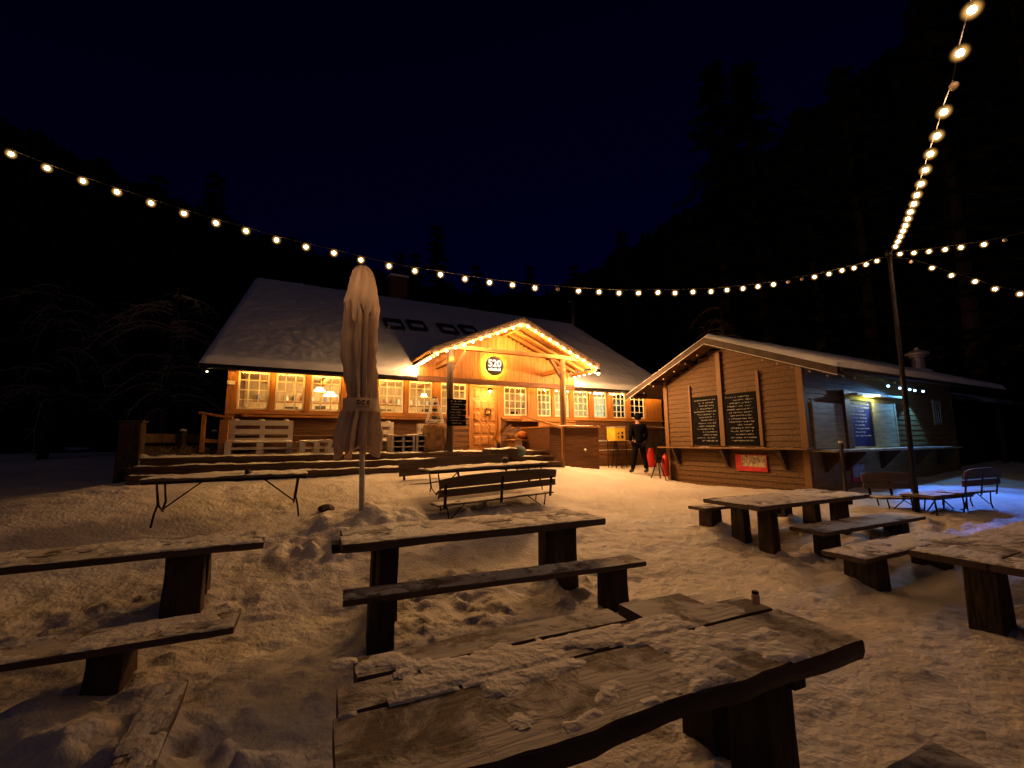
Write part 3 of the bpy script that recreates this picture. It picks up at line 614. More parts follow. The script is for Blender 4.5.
# snow lip hanging on the eave
# skylights on the roof plane
Nr = np.array([0, -sl, 1])/math.hypot(1, sl); Nw = UX*0+VY*Nr[1]+np.array([0, 0, Nr[2]]); Or = lw(0, EY, EZ+.24)
def rp(px, py):
    q = onpl(px, py, Or, Nw)-LO; return Vector((float(q@UX), float(q@VY), float(q[2])))
for (l, r_, t_, b_) in ((383, 404, 317, 331), (405, 428, 318, 333), (439, 456, 323, 335), (459, 478, 325, 335)):
    cL = rp((l+r_)/2, (t_+b_)/2); w, h = .62, .42
    tdir = Vector((0, 1, sl)).normalized(); n_ = Vector((0, -sl, 1)).normalized(); ux = Vector((1, 0, 0))
    def qd(a, b, z_): return cL+ux*a+tdir*b+n_*z_
    fm = MB()
    for (a0_, a1_, b0_, b1_) in ((-w/2, w/2, -h, -h+.08), (-w/2, w/2, h-.08, h), (-w/2, -w/2+.08, -h+.08, h-.08), (w/2-.08, w/2, -h+.08, h-.08)):
        fm.add([qd(a0_, b0_, -.1), qd(a1_, b0_, -.1), qd(a1_, b1_, -.1), qd(a0_, b1_, -.1), qd(a0_, b0_, .06), qd(a1_, b0_, .06), qd(a1_, b1_, .06), qd(a0_, b1_, .06)], [(0,3,2,1),(4,5,6,7),(0,1,5,4),(1,2,6,5),(2,3,7,6),(3,0,4,7)])
    sk = fm.build('skylight', M['gutter'], roof)
    pm = MB(); pm.add([qd(-w/2+.08, -h+.08, .02), qd(w/2-.08, -h+.08, .02), qd(w/2-.08, .06, .035), qd(-w/2+.08, .06, .035)], [(0,1,2,3)]); pm.build('snowy_pane', M['snow_roof'], sk)
    pm = MB(); pm.add([qd(-w/2+.08, -h+.08, .0), qd(w/2-.08, -h+.08, .0), qd(w/2-.08, h-.08, .0), qd(-w/2+.08, h-.08, .0)], [(0,1,2,3)]); pm.build('pane', M['blackp'], sk)
# vents and chimney
def local_at(px, py, y): q = onpl(px, py, LO+VY*y, VY)-LO; return (float(q@UX), y, float(q[2]))
a = local_at(488, 316, 5.4); MB().tube([(a[0], a[1], a[2]-.2), (a[0], a[1], local_at(488, 297, 5.4)[2])], .06, 10).build('vent_pipe', M['gutter'], roof, smooth=True)
a = local_at(573, 326, 5.4); b = local_at(573, 303, 5.4); mb = MB(); mb.tube([(a[0], a[1], a[2]-.2), (a[0], a[1], b[2])], .09, 10); mb.tube([(a[0]-.32, a[1], b[2]+.05), (a[0]+.32, a[1], b[2]+.05)], .09, 10); mb.build('vent_pipe', M['gutter'], roof, smooth=True)
a = local_at(397, 300, 6.0); mb = MB(); mb.box(a[0]-.35, a[0]+.35, 5.7, 6.3, 6.9, local_at(397, 279, 6)[2]); ch_ = mb.build('chimney', M['log'], roof)
MB().box(a[0]-.4, a[0]+.4, 5.65, 6.35, local_at(397, 279, 6)[2], local_at(397, 277, 6)[2]).build('cap', M['snow_roof'], ch_)
# ---- porch
PXc, PE0, PE1, PZr, PZe, PY = 6.87, 4.31, 9.42, 5.02, 3.93, -2.0
ps = (PZr-PZe)/(PXc-PE0); yr = (PZr-EZ)/sl+EY+.2; ye = (PZe-EZ)/sl+EY+.2
mb = MB(); slope(mb, [(PE0, PY, PZe), (PE0, ye, PZe), (PXc, yr, PZr), (PXc, PY, PZr)], .05); slope(mb, [(PE1, PY, PZe), (PE1, ye, PZe), (PXc+.001, yr, PZr), (PXc+.001, PY, PZr)], .05)
proof = mb.build('porch_roof', M['wood'], lodge)
roof_snow(proof, (PE0-.02, PY-.0, PZe+.01), (PE0-.02, ye+.3, PZe+.01), (PXc, yr+.3, PZr+.01), (PXc, PY, PZr+.01), .05, 40, 40, 8, M['snow_roof'], .01)
roof_snow(proof, (PE1+.02, PY-.0, PZe+.01), (PE1+.02, ye+.3, PZe+.01), (PXc, yr+.3, PZr+.01), (PXc, PY, PZr+.01), .05, 40, 40, 9, M['snow_roof'], .01)
mb = MB()
for s, xe in ((1, PE0), (-1, PE1)): mb.prism([(xe-.03*s, PZe-.13), (xe-.03*s, PZe+.02), (PXc, PZr+.03), (PXc, PZr-.12)], PY-.045, PY-.005, 'y')
mb.build('rake_board', M['dark'], proof)
mb = MB()
for y in (-1.88, -1.35, -.95):
    for xe in (PE0+.06, PE1-.06): mb.beam((PXc, y, PZr-.12), (xe, y, PZe-.10), .07, .12, (0, 1, 0))
mb.box(PXc-.05, PXc+.05, PY+.02, -.75, PZr-.24, PZr-.10); mb.split('rafter', M['wood'], proof)
mb = MB()
for xx in (PE0+.05, PE1-.05): mb.box(xx-.04, xx+.04, PY+.02, -.02, PZe-.22, PZe-.13)
for xx in (4.86, 8.27): mb.box(xx-.06, xx+.06, -1.9, -.78, 3.66, 3.80)
mb.box(4.6, 9.0, -1.87, -1.75, 4.02, 4.13); mb.split('porch_beam', M['wood'], lodge, bevel=.01)
mb = MB()
for xx, s in ((8.27, -1), (4.86, 1)): mb.beam((xx+.02*s, -1.81, 3.45), (xx+.40*s, -1.81, 4.0), .07, .09, (0, 1, 0))
mb.split('brace', M['trim'], lodge)
for xx, zz, mt in ((4.86, 1.43, M['leg']), (8.27, .85, M['trim'])):
    mb = MB(); mb.tube([(xx, -1.81, zz), (xx+.01, -1.81, zz+.8), (xx-.01, -1.81, zz+1.7), (xx, -1.81, 4.04)], .085, 12); mb.build('porch_post', mt, lodge, smooth=True)
mb = MB(); x = 4.36
while x < 9.36:
    w = .135; zt = PZr-.09-abs(x+w/2-PXc)*ps-.04; o_ = random.uniform(0, .01); mb.box(x+.003, x+w-.003, -.72-o_, -.69, 3.40, zt); x += w
mb.build('gable_panel', M['woodv'], lodge)
mb = MB(); mb.beam((4.3, -.78, 3.37), (9.42, -.78, 3.37), .10, .15); mb.build('gable_beam', M['log'], lodge, bevel=.012)
# enclosure right of the steps
mb = MB(); x0_, x1_ = 7.72, 9.42
for i in range(6): mb.box(x0_, x1_, -1.93, -1.90, .86+i*.2, 1.055+i*.2)
for i in range(6): mb.box(x0_-.001, x0_+.029, -1.898, -.35, .86+i*.2, 1.055+i*.2)
for i in range(6): mb.box(x1_-.03, x1_-.001, -1.898, -.35, .86+i*.2, 1.055+i*.2)
mb.build('enclosure_panel', M['log'], lodge)
mb = MB(); mb.box(x0_-.04, x1_+.04, -1.98, -1.80, 2.065, 2.10); mb.box(x0_-.04, x0_+.08, -1.79, -.3, 2.065, 2.10)
rl = mb.build('enclosure_rail', M['wood'], lodge); snow_layer(rl, x0_-.03, x1_+.03, -1.975, -1.81, 2.102, -.6, .02, 5, name='snow_strip')
mb = MB(); mb.box(8.3, 9.75, -.40, -.36, 2.02, 2.26); mb.box(7.75, 9.3, -.30, -.26, 2.3, 2.44); mb.split('back_board', M['wood'], lodge)
MB().ball((8.9, -1.95, 1.42), .04, 8, 6).build('latch', M['white'], lodge)
# deck and steps
mb = MB(); y = -.04
for (ya, yb_, zt) in ((-1.9, -.04, 1.43), (-2.25, -1.9, 1.29), (-2.62, -2.25, 1.15)):
    y = ya
    while y < yb_-.02: mb.box(-1.05, 7.66, y, min(y+.14, yb_)-.006, zt-.04, zt); y += .14
    mb.box(-1.03, 7.64, ya+.02, ya+.05, zt-.4, zt-.041)
dk = mb.build('deck', M['deck'], lodge)
for (ya, yb_, zt, sd) in ((-1.9, -.06, 1.432, 3), (-2.24, -1.93, 1.292, 4), (-2.6, -2.28, 1.152, 6)):
    snow_layer(dk, -1.04, 7.3, ya+.005, yb_, zt, -.16, .045, sd, res=.05, bare=lambda x, y: (1.2 if (5.6 < x < 7.4 and y > -1.2) else 0))
# railing at left end of deck
mb = MB(); mb.box(.02, .18, -1.0, -.84, 1.4, 2.19); mb.box(-.30, -.22, -1.0, -.92, 1.5, 2.30); mb.beam((-.36, -.95, 2.33), (.24, -.95, 2.22), .16, .05); mb.beam((-.26, -.95, 1.75), (.02, -.95, 1.72), .05, .08); mb.build('railing', M['wood'], lodge, bevel=.008)
mb = MB(); mb.beam((7.74, -2.55, 2.02), (7.74, -.4, 2.45), .06, .06); mb.box(7.69, 7.75, -2.58, -2.52, .95, 2.05); mb.build('handrail', M['wood'], lodge)
# small boxes on the wall
MB().box(.0, .16, -.07, -.055, 3.05, 3.14).build('number_plate', M['white'], lodge)
MB().box(.03, .17, -.09, -.055, 3.36, 3.44).build('junction_box', M['dark'], lodge)
# round sign
sg = thing('round_sign', 'round backlit sign reading 520 on the porch gable', 'sign', lw(6.55, -.75, 3.86), A28)
MB().lathe([(.29, 0), (.29, .03), (.28, .035)], 40).build('disc', M['blackp'], sg); sg.children[0].rotation_euler = (R(90), 0, 0); sg.children[0].location = (0, -.08, 0)
n = 40; mb = MB(); vs = []
for r_ in (.20, .27):
    for j in range(n): a = 2*math.pi*j/n; vs.append((r_*math.cos(a), -.07, r_*math.sin(a)))
mb.add(vs, [(j, (j+1)%n, n+(j+1)%n, n+j) for j in range(n)]); mb.build('backlight', M['signglow'], sg)
text('520', .285, (0, -.12, .06), (R(90), 0, 0), M['letter'], sg, bold=.009)
mb = MB()
for i in range(9): mb.box(-.20+i*.045, -.168+i*.045, -.124, -.118, -.135, -.085+.012*(i % 3))
mb.box(-.20, .2, -.122, -.118, -.145, -.13); mb.build('small_lettering', M['letter'], sg)
mb = MB(); mb.tube([(0, -.09, .28), (0, -.1, .5), (0, 0, .55)], .02, 8); mb.build('hanger', M['wood'], sg)
mb = MB(); mb.tube([(-.5, -.02, .0), (-.5, -.05, .3), (-.4, -.05, .42), (-.2, -.05, .46), (0, -.05, .5)], .008, 6); mb.build('cable', M['trim'], sg)
# wreath
wr = thing('door_wreath', 'dark round wreath hung on the lodge door', 'wreath', lw(6.72, -.02, 2.58), A28)
mb = MB(); rq = random.Random(3)
for i in range(160):
    a = rq.uniform(0, 6.283); r_ = .10+rq.uniform(-.02, .02); c = Vector((r_*math.cos(a), rq.uniform(-.03, .0), r_*math.sin(a))); d = Vector((rq.uniform(-1, 1), rq.uniform(-.6, .2), rq.uniform(-1, 1))).normalized()*.045
    mb.tube([c, c+d], .006, 4, .001)
mb.build('greenery', M['needle'], wr); MB().ball((.02, -.04, -.02), .022, 8, 6).build('bauble', M['item1'], wr, smooth=True)
# light tubes and bulbs
def bulbs(parent, pts, r, mt, hr=None, hm=None, wire=None, unlit=(), drop=.05, nb=10, mb_=8):
    if wire:
        MB().tube(wire, .006, 5).build('cable', M['iron'], parent)
    proto = None; up = None
    for i, p_ in enumerate(pts):
        if i in unlit:
            if up is None:
                u0 = MB(); u0.ball((0, 0, -drop), .03, nb, mb_); up = u0.build('unlit_bulb', M['unlit'], parent, smooth=True); o = up
            else: o = up.copy(); COL.objects.link(o); o.parent = parent
            o.location = p_; continue
        if proto is None:
            b0_ = MB(); b0_.ball((0, 0, -drop), r, nb, mb_); o = b0_.build('bulb', mt, parent, smooth=True); kids = []
            if hr: g_ = MB(); g_.ball((0, 0, -drop), hr, 16, 12); g_.build('bloom_shell', hm, o, smooth=True);  # added glow shell in place of lens bloom
            s0 = MB(); s0.lathe([(.011, 0), (.013, -.03), (.009, -.035)], 8); s0.build('socket', M['iron'], o)
            proto = o
        else: o = copy_tree(proto, parent)
        o.location = p_
    return parent
px_ = thing('porch_string_lights', 'warm bulbs strung along the porch gable edges', 'string lights', LO, A28)
pts = []
for i in range(11):
    f = (i+.5)/11; pts.append(Vector((PXc-(PXc-PE0)*f, PY-.07, PZr-.14-(PZr-PZe)*f-.02))); pts.append(Vector((PXc+(PE1-PXc)*f, PY-.07, PZr-.14-(PZr-PZe)*f-.02)))
for i in range(7): pts.append(Vector((PE0-.0, PY+.14+i*.26, PZe-.19))); pts.append(Vector((PE1+.0, PY+.14+i*.26, PZe-.19)))
w_ = [(PE0, -.2, PZe-.14), (PE0, PY-.07, PZe-.12), (PXc, PY-.07, PZr-.1), (PE1, PY-.07, PZe-.12), (PE1, -.2, PZe-.14)]
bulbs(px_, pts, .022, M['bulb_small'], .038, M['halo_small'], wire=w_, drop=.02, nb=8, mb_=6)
px_ = thing('eave_string_lights', 'small warm bulbs under the lodge eave right of the porch', 'string lights', LO, A28)
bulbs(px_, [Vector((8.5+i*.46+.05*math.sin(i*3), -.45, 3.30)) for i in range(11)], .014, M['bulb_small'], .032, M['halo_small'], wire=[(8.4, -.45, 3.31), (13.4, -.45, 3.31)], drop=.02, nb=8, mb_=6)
rp_ = MB(); rp_.tube([(.05, -.30, 3.408), (14, -.30, 3.408)], .009, 6)
o = rp_.build('rope_light', M['rope'], None); o.location = Vector(tuple(LO)); o.rotation_euler = (0, 0, A28); tag(o, 'thin glowing light tube under the lodge eave', 'rope light')
plight('gable_lamp', (6.9, -1.2, 4.45), 42, (1, .50, .10), .06, lodge)
for (x_, y_, z_, e_) in ((9.22, -2.25, 3.62, 420), (6.65, -.35, 3.18, 60)):
    lm = MB(); lm.lathe([(.02, .10), (.07, .08), (.08, .02)], 12, (x_, y_, z_)); ln = lm.build('porch_lantern', M['iron'], lodge, smooth=True)
    gm = MB(); gm.ball((x_, y_, z_-.01), .045, 12, 8); gm.build('lamp_glass', M['lampglow'], ln, smooth=True); plight('lantern_light', (x_, y_-.0, z_-.10), e_, (1, .50, .19), .06, lodge)
MB().beam((9.22, -2.25, 3.74), (9.22, -2.0, 3.80), .03, .04).build('lantern_arm', M['iron'], lodge)
# eave end bulb at left corner
elb = thing('corner_bulb', 'single small white bulb at the left eave corner of lodge', 'lamp', lw(-.35, -.45, 3.27), A28); MB().ball((0, 0, 0), .02, 8, 6).build('bulb', M['xmas'], elb, smooth=True); MB().lathe([(.012, .015), (.014, .05), (.01, .07)], 8).build('socket', M['iron'], elb)

# ------------------------------------------------------------------ things on the deck
def pallet(mb, x0, x1, y0, y1, z, h=.14, along='x'):
    n = 5
    for i in range(n):
        yy = y0+(y1-y0-.09)*i/(n-1); mb.box(x0, x1, yy, yy+.09, z+h-.022, z+h)
    for i in range(3):
        yy = y0+(y1-y0-.09)*i/2; mb.box(x0, x1, yy, yy+.09, z, z+.02)
        for j in range(3): xx = x0+(x1-x0-.12)*j/2; mb.box(xx, xx+.12, yy+.001, yy+.089, z+.021, z+h-.023)
def pallet_back(mb, x0, x1, y, z0, z1):
    n = 4; h = (z1-z0)
    for i in range(n): zz = z0+(h-.12)*i/(n-1); mb.box(x0, x1, y, y+.02, zz, zz+.12)
    for j in range(3): xx = x0+(x1-x0-.1)*j/2; mb.box(xx, xx+.1, y+.021, y+.1, z0, z1)
def deckthing(name, label, cat, x, y, z=1.43, group=None): return thing(name, label, cat, lw(x, y, z), A28, group)
def sofa(label, x, w, seed, yb=-.35):
    t = deckthing('pallet_sofa', label, 'pallet sofa', x, yb, group='pallet sofas on the deck')
    m1 = MB(); pallet(m1, .0, w, -.75, .0, .0); pallet(m1, .0, w, -.75, .0, .145); m1.build('seat', M['pallet'], t)
    m2 = MB(); pallet_back(m2, 0, w, .005, .05, .78); m2.build('backrest', M['pallet'], t)
    snow_layer(t, .02, w-.02, -.73, -.02, .288, -.2, .03, seed, res=.04)
    mm = MB()
    for j in range(3): mm.ball((w*(.08+.4*j), .05, .78), .07, 10, 6, .5)
    mm.split('snow_cap', M['snow'], t, smooth=True)
    return t
sofa('white pallet sofa at left end of deck under the first two windows', .15, 1.28, 3)
sofa('white pallet sofa mostly behind the closed parasol', 2.62, 1.2, 5)
t = deckthing('pallet_table', 'low white pallet table right of the leftmost pallet sofa', 'pallet table', 1.55, -1.0, group='low pallets on the deck')
m1 = MB(); pallet(m1, 0, .7, -.4, .4, 0); pallet(m1, 0, .7, -.4, .4, .145); m1.build('pallet_stack', M['pallet'], t); snow_layer(t, 0, .7, -.4, .4, .288, -.4, .04, 8, res=.04)
def cubby(mb, x0, x1, y0, y1, z0, z1, nx_, nz_):
    mb.box(x0, x1, y1-.02, y1, z0, z1)
    for i in range(nx_+1): xx = x0+(x1-x0-.05)*i/nx_; mb.box(xx, xx+.05, y0, y1-.021, z0, z1)
    for k in range(nz_+1): zz = z0+(z1-z0-.025)*k/nz_; mb.box(x0-.004, x1+.004, y0-.01, y1-.022, zz+.001, zz+.024)
t = deckthing('pallet_bench', 'white pallet bench front right of the parasol, dark gaps between slats', 'pallet bench', 3.50, -1.62, group='low pallets on the deck')
m1 = MB(); cubby(m1, 0, .55, 0, .6, 0, .42, 2, 3); cubby(m1, .58, 1.1, 0, .6, 0, .42, 2, 3); m1.build('slatted_body', M['pallet'], t); snow_layer(t, 0, 1.1, 0, .6, .422, -.2, .03, 9, res=.04)
t = deckthing('upright_pallet', 'upright white pallet at right end of the pallet bench', 'pallet', 4.28, -1.0, group='low pallets on the deck')
m1 = MB(); pallet_back(m1, 0, .4, 0, 0, .72); m1.build('upright_slats', M['pallet'], t); m1 = MB(); m1.box(0, .4, -.35, -.005, .2, .24); m1.build('side_shelf', M['pallet'], t)
# fur throw
t = deckthing('fur_covered_seat', 'seat draped with a shaggy brown fur throw by the left porch post', 'seat', 4.62, -1.45)
mb = MB(); n = 48; vs = []
for i, (z, r_) in enumerate(((.02, .36), (.2, .35), (.45, .32), (.62, .30), (.70, .26), (.73, .12), (.735, .01))):
    for j in range(n):
        a = 2*math.pi*j/n; sq = 1/max(abs(math.cos(a)), abs(math.sin(a)))**.5; rr_ = r_*sq*(1+.09*math.sin(9*a+z*2)*(1-z)+.05*noise.noise(Vector((a*2, z*5, 1)))); vs.append((rr_*math.cos(a), rr_*.85*math.sin(a), z))
mb.add(vs, [(i*n+j, i*n+(j+1)%n, (i+1)*n+(j+1)%n, (i+1)*n+j) for i in range(6) for j in range(n)]); mb.build('fur_throw', M['fur'], t, smooth=True)
snow_layer(t, -.25, .25, -.2, .2, .735, -.1, .03, 4)
# tiered plant stand
t = deckthing('tiered_stand', 'A-shaped white stand with dark bowls on top of the fur-covered seat', 'stand', 4.62, -1.35, 2.17)
mb = MB()
for s in (-1, 1):
    for y in (-.06, .06): mb.beam((.22*s, y, 0), (.03*s, y, .62), .022, .022)
for z in (.05, .25, .43): mb.box(-.2+z*.3, .2-z*.3, -.08, .08, z, z+.018)
mb.build('frame', M['white'], t)
for z, r_ in ((.069, .09), (.269, .075), (.449, .06), (.60, .05)): MB().lathe([(r_*.4, 0), (r_, r_*.7), (r_*.9, r_*1.1), (r_*.2, r_*1.2)], 12, (0, 0, z)).build('bowl', M['blackp'], t, smooth=True)
# chalk menu on the post
def scribble(parent, x0, x1, z0, z1, rows, y, mt, seed, plane='xz', size=.012, name='chalk_writing', align=None):
    q = random.Random(seed); mb = MB()
    for r_ in range(rows):
        z = z1-(z1-z0)*(r_+.5)/rows; hgt = (z1-z0)/rows*.42; x = x0+q.uniform(0, .12)*(x1-x0); xe = x0+(x1-x0)*q.uniform(.6, 1)
        while x < xe:
            w = q.uniform(.5, .9)*hgt
            if q.random() < .16: x += w; continue
            pts_ = [(x+w*q.random(), z+hgt*(q.random()-.5)) for _ in range(4)]
            for (a, b) in zip(pts_[:-1], pts_[1:]):
                if plane == 'xz': mb.beam((a[0], y, a[1]), (b[0], y, b[1]), .002, size*.6, (0, 1, 0)) if False else mb.beam((a[0], y, a[1]), (b[0], y, b[1]), size*.6, .003, (0, 1, 0))
                else: mb.beam((y, a[0], a[1]), (y, b[0], b[1]), size*.6, .003, (1, 0, 0))
            x += w*1.15
    return mb.build(name, mt, parent)
t = deckthing('chalk_menu', 'dark menu board of chalked slats hung on the left porch post', 'menu board', 4.98, -2.0, 0)
mb = MB()
for i in range(5): mb.box(-.27+.01*(i % 2), .22+.012*((i+1) % 2), -.02, .01, 2.07+i*.132, 2.07+i*.132+.125)
mb.build('board', M['black'], t); scribble(t, -.2, .15, 2.1, 2.7, 9, -.023, M['chalk'], 5, size=.014)
MB().box(-.05, .0, .011, .1, 2.1, 2.65).build('bracket', M['dark'], t)
# broom, crate, bag, pumpkin, basket
t = deckthing('broom', 'broom leaning beside the lodge door', 'broom', 6.55, -1.1)
MB().tube([(-.38, .9, 1.25), (0, 0, .2)], .014, 8).build('handle', M['wood'], t, smooth=True)
mb = MB()
for i in range(40): a = random.uniform(-.09, .09); mb.tube([(.0+a*.3, 0, .24), (.02+a, random.uniform(-.05, .05), .0)], .006, 4, .003)
mb.build('bristles', M['blackp'], t)
t = deckthing('wooden_crate', 'snow-filled wooden box on the steps below the door', 'crate', 5.65, -2.2, 1.29)
mb = MB(); mb.box(0, .75, -.3, -.27, 0, .2); mb.box(0, .75, .17, .2, 0, .2); mb.box(0, .03, -.269, .169, 0, .2); mb.box(.72, .75, -.269, .169, 0, .2); mb.box(.031, .719, -.269, .169, 0, .03); mb.build('box', M['dark'], t)
snow_layer(t, .02, .73, -.29, .19, .19, -.6, .09, 4, res=.03)
t = deckthing('cloth_bag', 'grey-blue bag slumped at the right of the snow-filled box', 'bag', 6.62, -2.15, 1.29)
mb = MB(); mb.ball((0, 0, .13), .2, 16, 10, .75); mb.v = [(v[0]*(1+.2*noise.noise(Vector(v)*6)), v[1]*.8, max(0, v[2]*(1+.25*noise.noise(Vector(v)*5)))) for v in mb.v]; mb.build('bag_body', M['teal'], t, smooth=True)
MB().tube([(-.06, 0, .24), (-.04, 0, .36), (.04, 0, .36), (.06, 0, .24)], .01, 6).build('strap', M['teal'], t, smooth=True)
t = deckthing('pumpkin', 'orange pumpkin on the deck under the window right of the door', 'pumpkin', 7.62, -.55, 1.75)
mb = MB(); n = 40; vs = []
for i in range(11):
    ph = math.pi*i/10
    for j in range(n): a = 2*math.pi*j/n; r_ = .15*math.sin(ph)*(1+.07*abs(math.cos(5*a))); vs.append((r_*math.cos(a), r_*math.sin(a), .12-.12*math.cos(ph)))
mb.add(vs, [(i*n+j, i*n+(j+1)%n, (i+1)*n+(j+1)%n, (i+1)*n+j) for i in range(10) for j in range(n)]); mb.build('fruit', M['pumpkin'], t, smooth=True)
MB().tube([(0, 0, .22), (.02, 0, .3)], .016, 6).build('stem', M['needle'], t)
t = deckthing('log_bench', 'low brown plank bench under the window right of the door', 'bench', 7.15, -.75)
MB().box(0, .9, -.0, .38, .26, .31).build('seat', M['wood'], t, bevel=.008)
for x in (.05, .78): MB().box(x, x+.07, .03, .35, 0, .259).build('leg', M['wood'], t)
t = deckthing('wicker_basket', 'brown basket left of the pumpkin', 'basket', 7.3, -.56, 1.75)
mb = MB(); mb.lathe([(.1, 0), (.13, .02), (.15, .17), (.14, .17), (.12, .03)], 20); mb.build('basket_body', M['fur'], t, smooth=True)
MB().tube([(-.14, 0, .16), (-.1, 0, .3), (0, 0, .34), (.1, 0, .3), (.14, 0, .16)], .01, 6).build('handle', M['fur'], t, smooth=True)

# ------------------------------------------------------------------ yard right of the porch
def gthing(name, label, cat, px, py, D, rz=A28, group=None, dz=0):
    q = atD(px, py, D); return thing(name, label, cat, (q[0], q[1], q[2]+dz), rz, group)
t = gthing('yellow_box', 'yellow box with two round dark holes on a thin stand by the lodge wall', 'box', 617, 465, 14.3)
h0 = (465-441)*14.3/F; mb = MB(); mb.box(-.22, .24, -.2, .2, h0, h0+.44); bb = mb.build('cabinet', M['yellow'], t, bevel=.01)
mb = MB()
for (x, z, r_) in ((.1, .26, .045), (.1, .13, .06), (-.06, .24, .03), (-.08, .12, .03)):
    n = 20; vs = [(x, -.205, h0+z)]+[(x+r_*math.cos(2*math.pi*j/n), -.205, h0+z+r_*math.sin(2*math.pi*j/n)) for j in range(n)]; mb.add(vs, [(0, 1+j, 1+(j+1)%n) for j in range(n)])
mb.build('round_hole', M['blackp'], bb)
mb = MB(); mb.box(-.24, .26, -.22, .22, h0+.441, h0+.465); mb.build('snow_cap', M['snow'], t, bevel=.01)
for s in (-1, 1): MB().tube([(.0, .0, h0), (.12*s, -.1, -.1)], .018, 6).build('leg', M['iron'], t)
MB().tube([(.0, .05, h0), (0, .25, -.1)], .018, 6).build('leg', M['iron'], t)
q0 = atD(588, 441, 13.8); q1 = atD(643, 439, 15.2)
t = thing('wire_rail', 'low wire rail between thin posts in front of the lodge wall', 'railing', q0, math.atan2(q1[1]-q0[1], q1[0]-q0[0])); Lr = float(np.hypot(*(q1-q0)[:2]))
MB().tube([(0, 0, 0), (Lr, 0, 0)], .012, 6).build('wire', M['white'], t); MB().tube([(0, 0, -.3), (Lr, 0, -.3)], .008, 6).build('wire', M['white'], t)
for i in range(4): MB().tube([(Lr*i/3, 0, .04), (Lr*i/3, 0, -1)], .016, 6).build('post', M['iron'], t)
q0 = atD(645, 428, 14.8); q1 = atD(676, 427, 17.3)
t = thing('picket_fence', 'snow-topped picket fence between lodge and kiosk', 'fence', q0, math.atan2(q1[1]-q0[1], q1[0]-q0[0])); Lr = float(np.hypot(*(q1-q0)[:2]))
mb = MB()
for i in range(int(Lr/.14)): mb.box(i*.14, i*.14+.085, -.012, .012, -1.2, -.03)
mb.build('pickets', M['dark'], t); MB().box(0, Lr, -.04, .04, -.03, .03).build('top_rail', M['wood'], t); MB().box(0, Lr, -.05, .05, .031, .07).build('snow_cap', M['snow'], t, bevel=.012)
t = gthing('red_sled', 'red plastic sled standing on end behind the person', 'sled', 653, 467, 14.2, R(10))
mb = MB(); n = 12; vs = []
for i in range(n+1):
    f = i/n; w = .17*(1-.55*f**3); z = f*.62; y = .05*math.sin(f*2.6)
    vs += [(-w, y+.05, z), (-w*.8, y, z), (w*.8, y, z), (w, y+.05, z)]
mb.add(vs, [(i*4+j, i*4+j+1, i*4+4+j+1, i*4+4+j) for i in range(n) for j in range(3)]); o = mb.build('shell', M['red'], t, smooth=True); so = o.modifiers.new('s', 'SOLIDIFY'); so.thickness = .012
MB().tube([(-.05, .02, .6), (0, -.04, .68), (.05, .02, .6)], .008, 6).build('cord', M['iron'], t)
t = gthing('folding_stand', 'black tripod stand left of the kiosk corner', 'stand', 659, 479, 12.4)
for a in (0, 2.1, 4.2): MB().tube([(0, 0, .6), (.26*math.cos(a+.6), .26*math.sin(a+.6), -.05)], .016, 6).build('leg', M['iron'], t)
MB().box(-.12, .12, -.05, .05, .58, .64).build('head', M['iron'], t)
t = gthing('red_canister', 'tall red canister at the left corner of the kiosk', 'canister', 666, 477, 12.5, dz=.02)
MB().lathe([(.09, 0), (.1, .02), (.1, .5), (.07, .58), (.03, .6), (.03, .66)], 16).build('body', M['red'], t, smooth=True)
MB().tube([(-.03, 0, .66), (-.08, 0, .70), (.06, 0, .72)], .012, 6).build('handle', M['iron'], t)

# ------------------------------------------------------------------ kiosk
hut = thing('wooden_kiosk', 'timber kiosk with blackboards and a serving counter', 'building', HO, A28)
HW, HL, HZ0 = 3.84, 8.1, .3; HPY = 1.95; HPZ = 4.33; hs = (4.33-3.10)/2.98; HE0, HE1 = HPY-2.97, HPY+3.0
def rz_(y): return HPZ-abs(y-HPY)*hs
zw = lambda y: rz_(y)-.10
mb = MB(); z = HZ0
while z < HPZ:      # gable boards, horizontal, lapped
    zt = z+.135
    y0, y1 = 0., HW
    lim = (HPZ-.10-zt)/hs
    y0 = max(0, HPY-lim); y1 = min(HW, HPY+lim)
    if y1-y0 > .05: mb.add([(-.03, y0, z), (-.03, y1, z), (.06, y1, z), (.06, y0, z), (-.008, y0, zt-.004), (-.008, y1, zt-.004), (.06, y1, zt-.004), (.06, y0, zt-.004)], [(0,3,2,1),(4,5,6,7),(0,1,5,4),(1,2,6,5),(2,3,7,6),(3,0,4,7)])
    z += .135
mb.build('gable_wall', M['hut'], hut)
hutside = MB(); z = HZ0
while z < zw(0)-.02:
    zt = min(z+.135, zw(0)); hutside.add([(.0, -.03, z), (HL, -.03, z), (HL, .06, z), (.0, .06, z), (.0, -.008, zt-.004), (HL, -.008, zt-.004), (HL, .06, zt-.004), (.0, .06, zt-.004)], [(0,3,2,1),(4,5,6,7),(0,1,5,4),(1,2,6,5),(2,3,7,6),(3,0,4,7)]); z += .135
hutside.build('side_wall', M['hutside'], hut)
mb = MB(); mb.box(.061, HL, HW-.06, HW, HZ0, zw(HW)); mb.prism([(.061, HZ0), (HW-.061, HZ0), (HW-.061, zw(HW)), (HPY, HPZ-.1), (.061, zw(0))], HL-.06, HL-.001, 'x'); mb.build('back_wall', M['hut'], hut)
mb = MB()
for y in (0.0, HW-.0):
    mb.box(-.055, -.031, y-.07, y+.07, HZ0, zw(y)-.02)
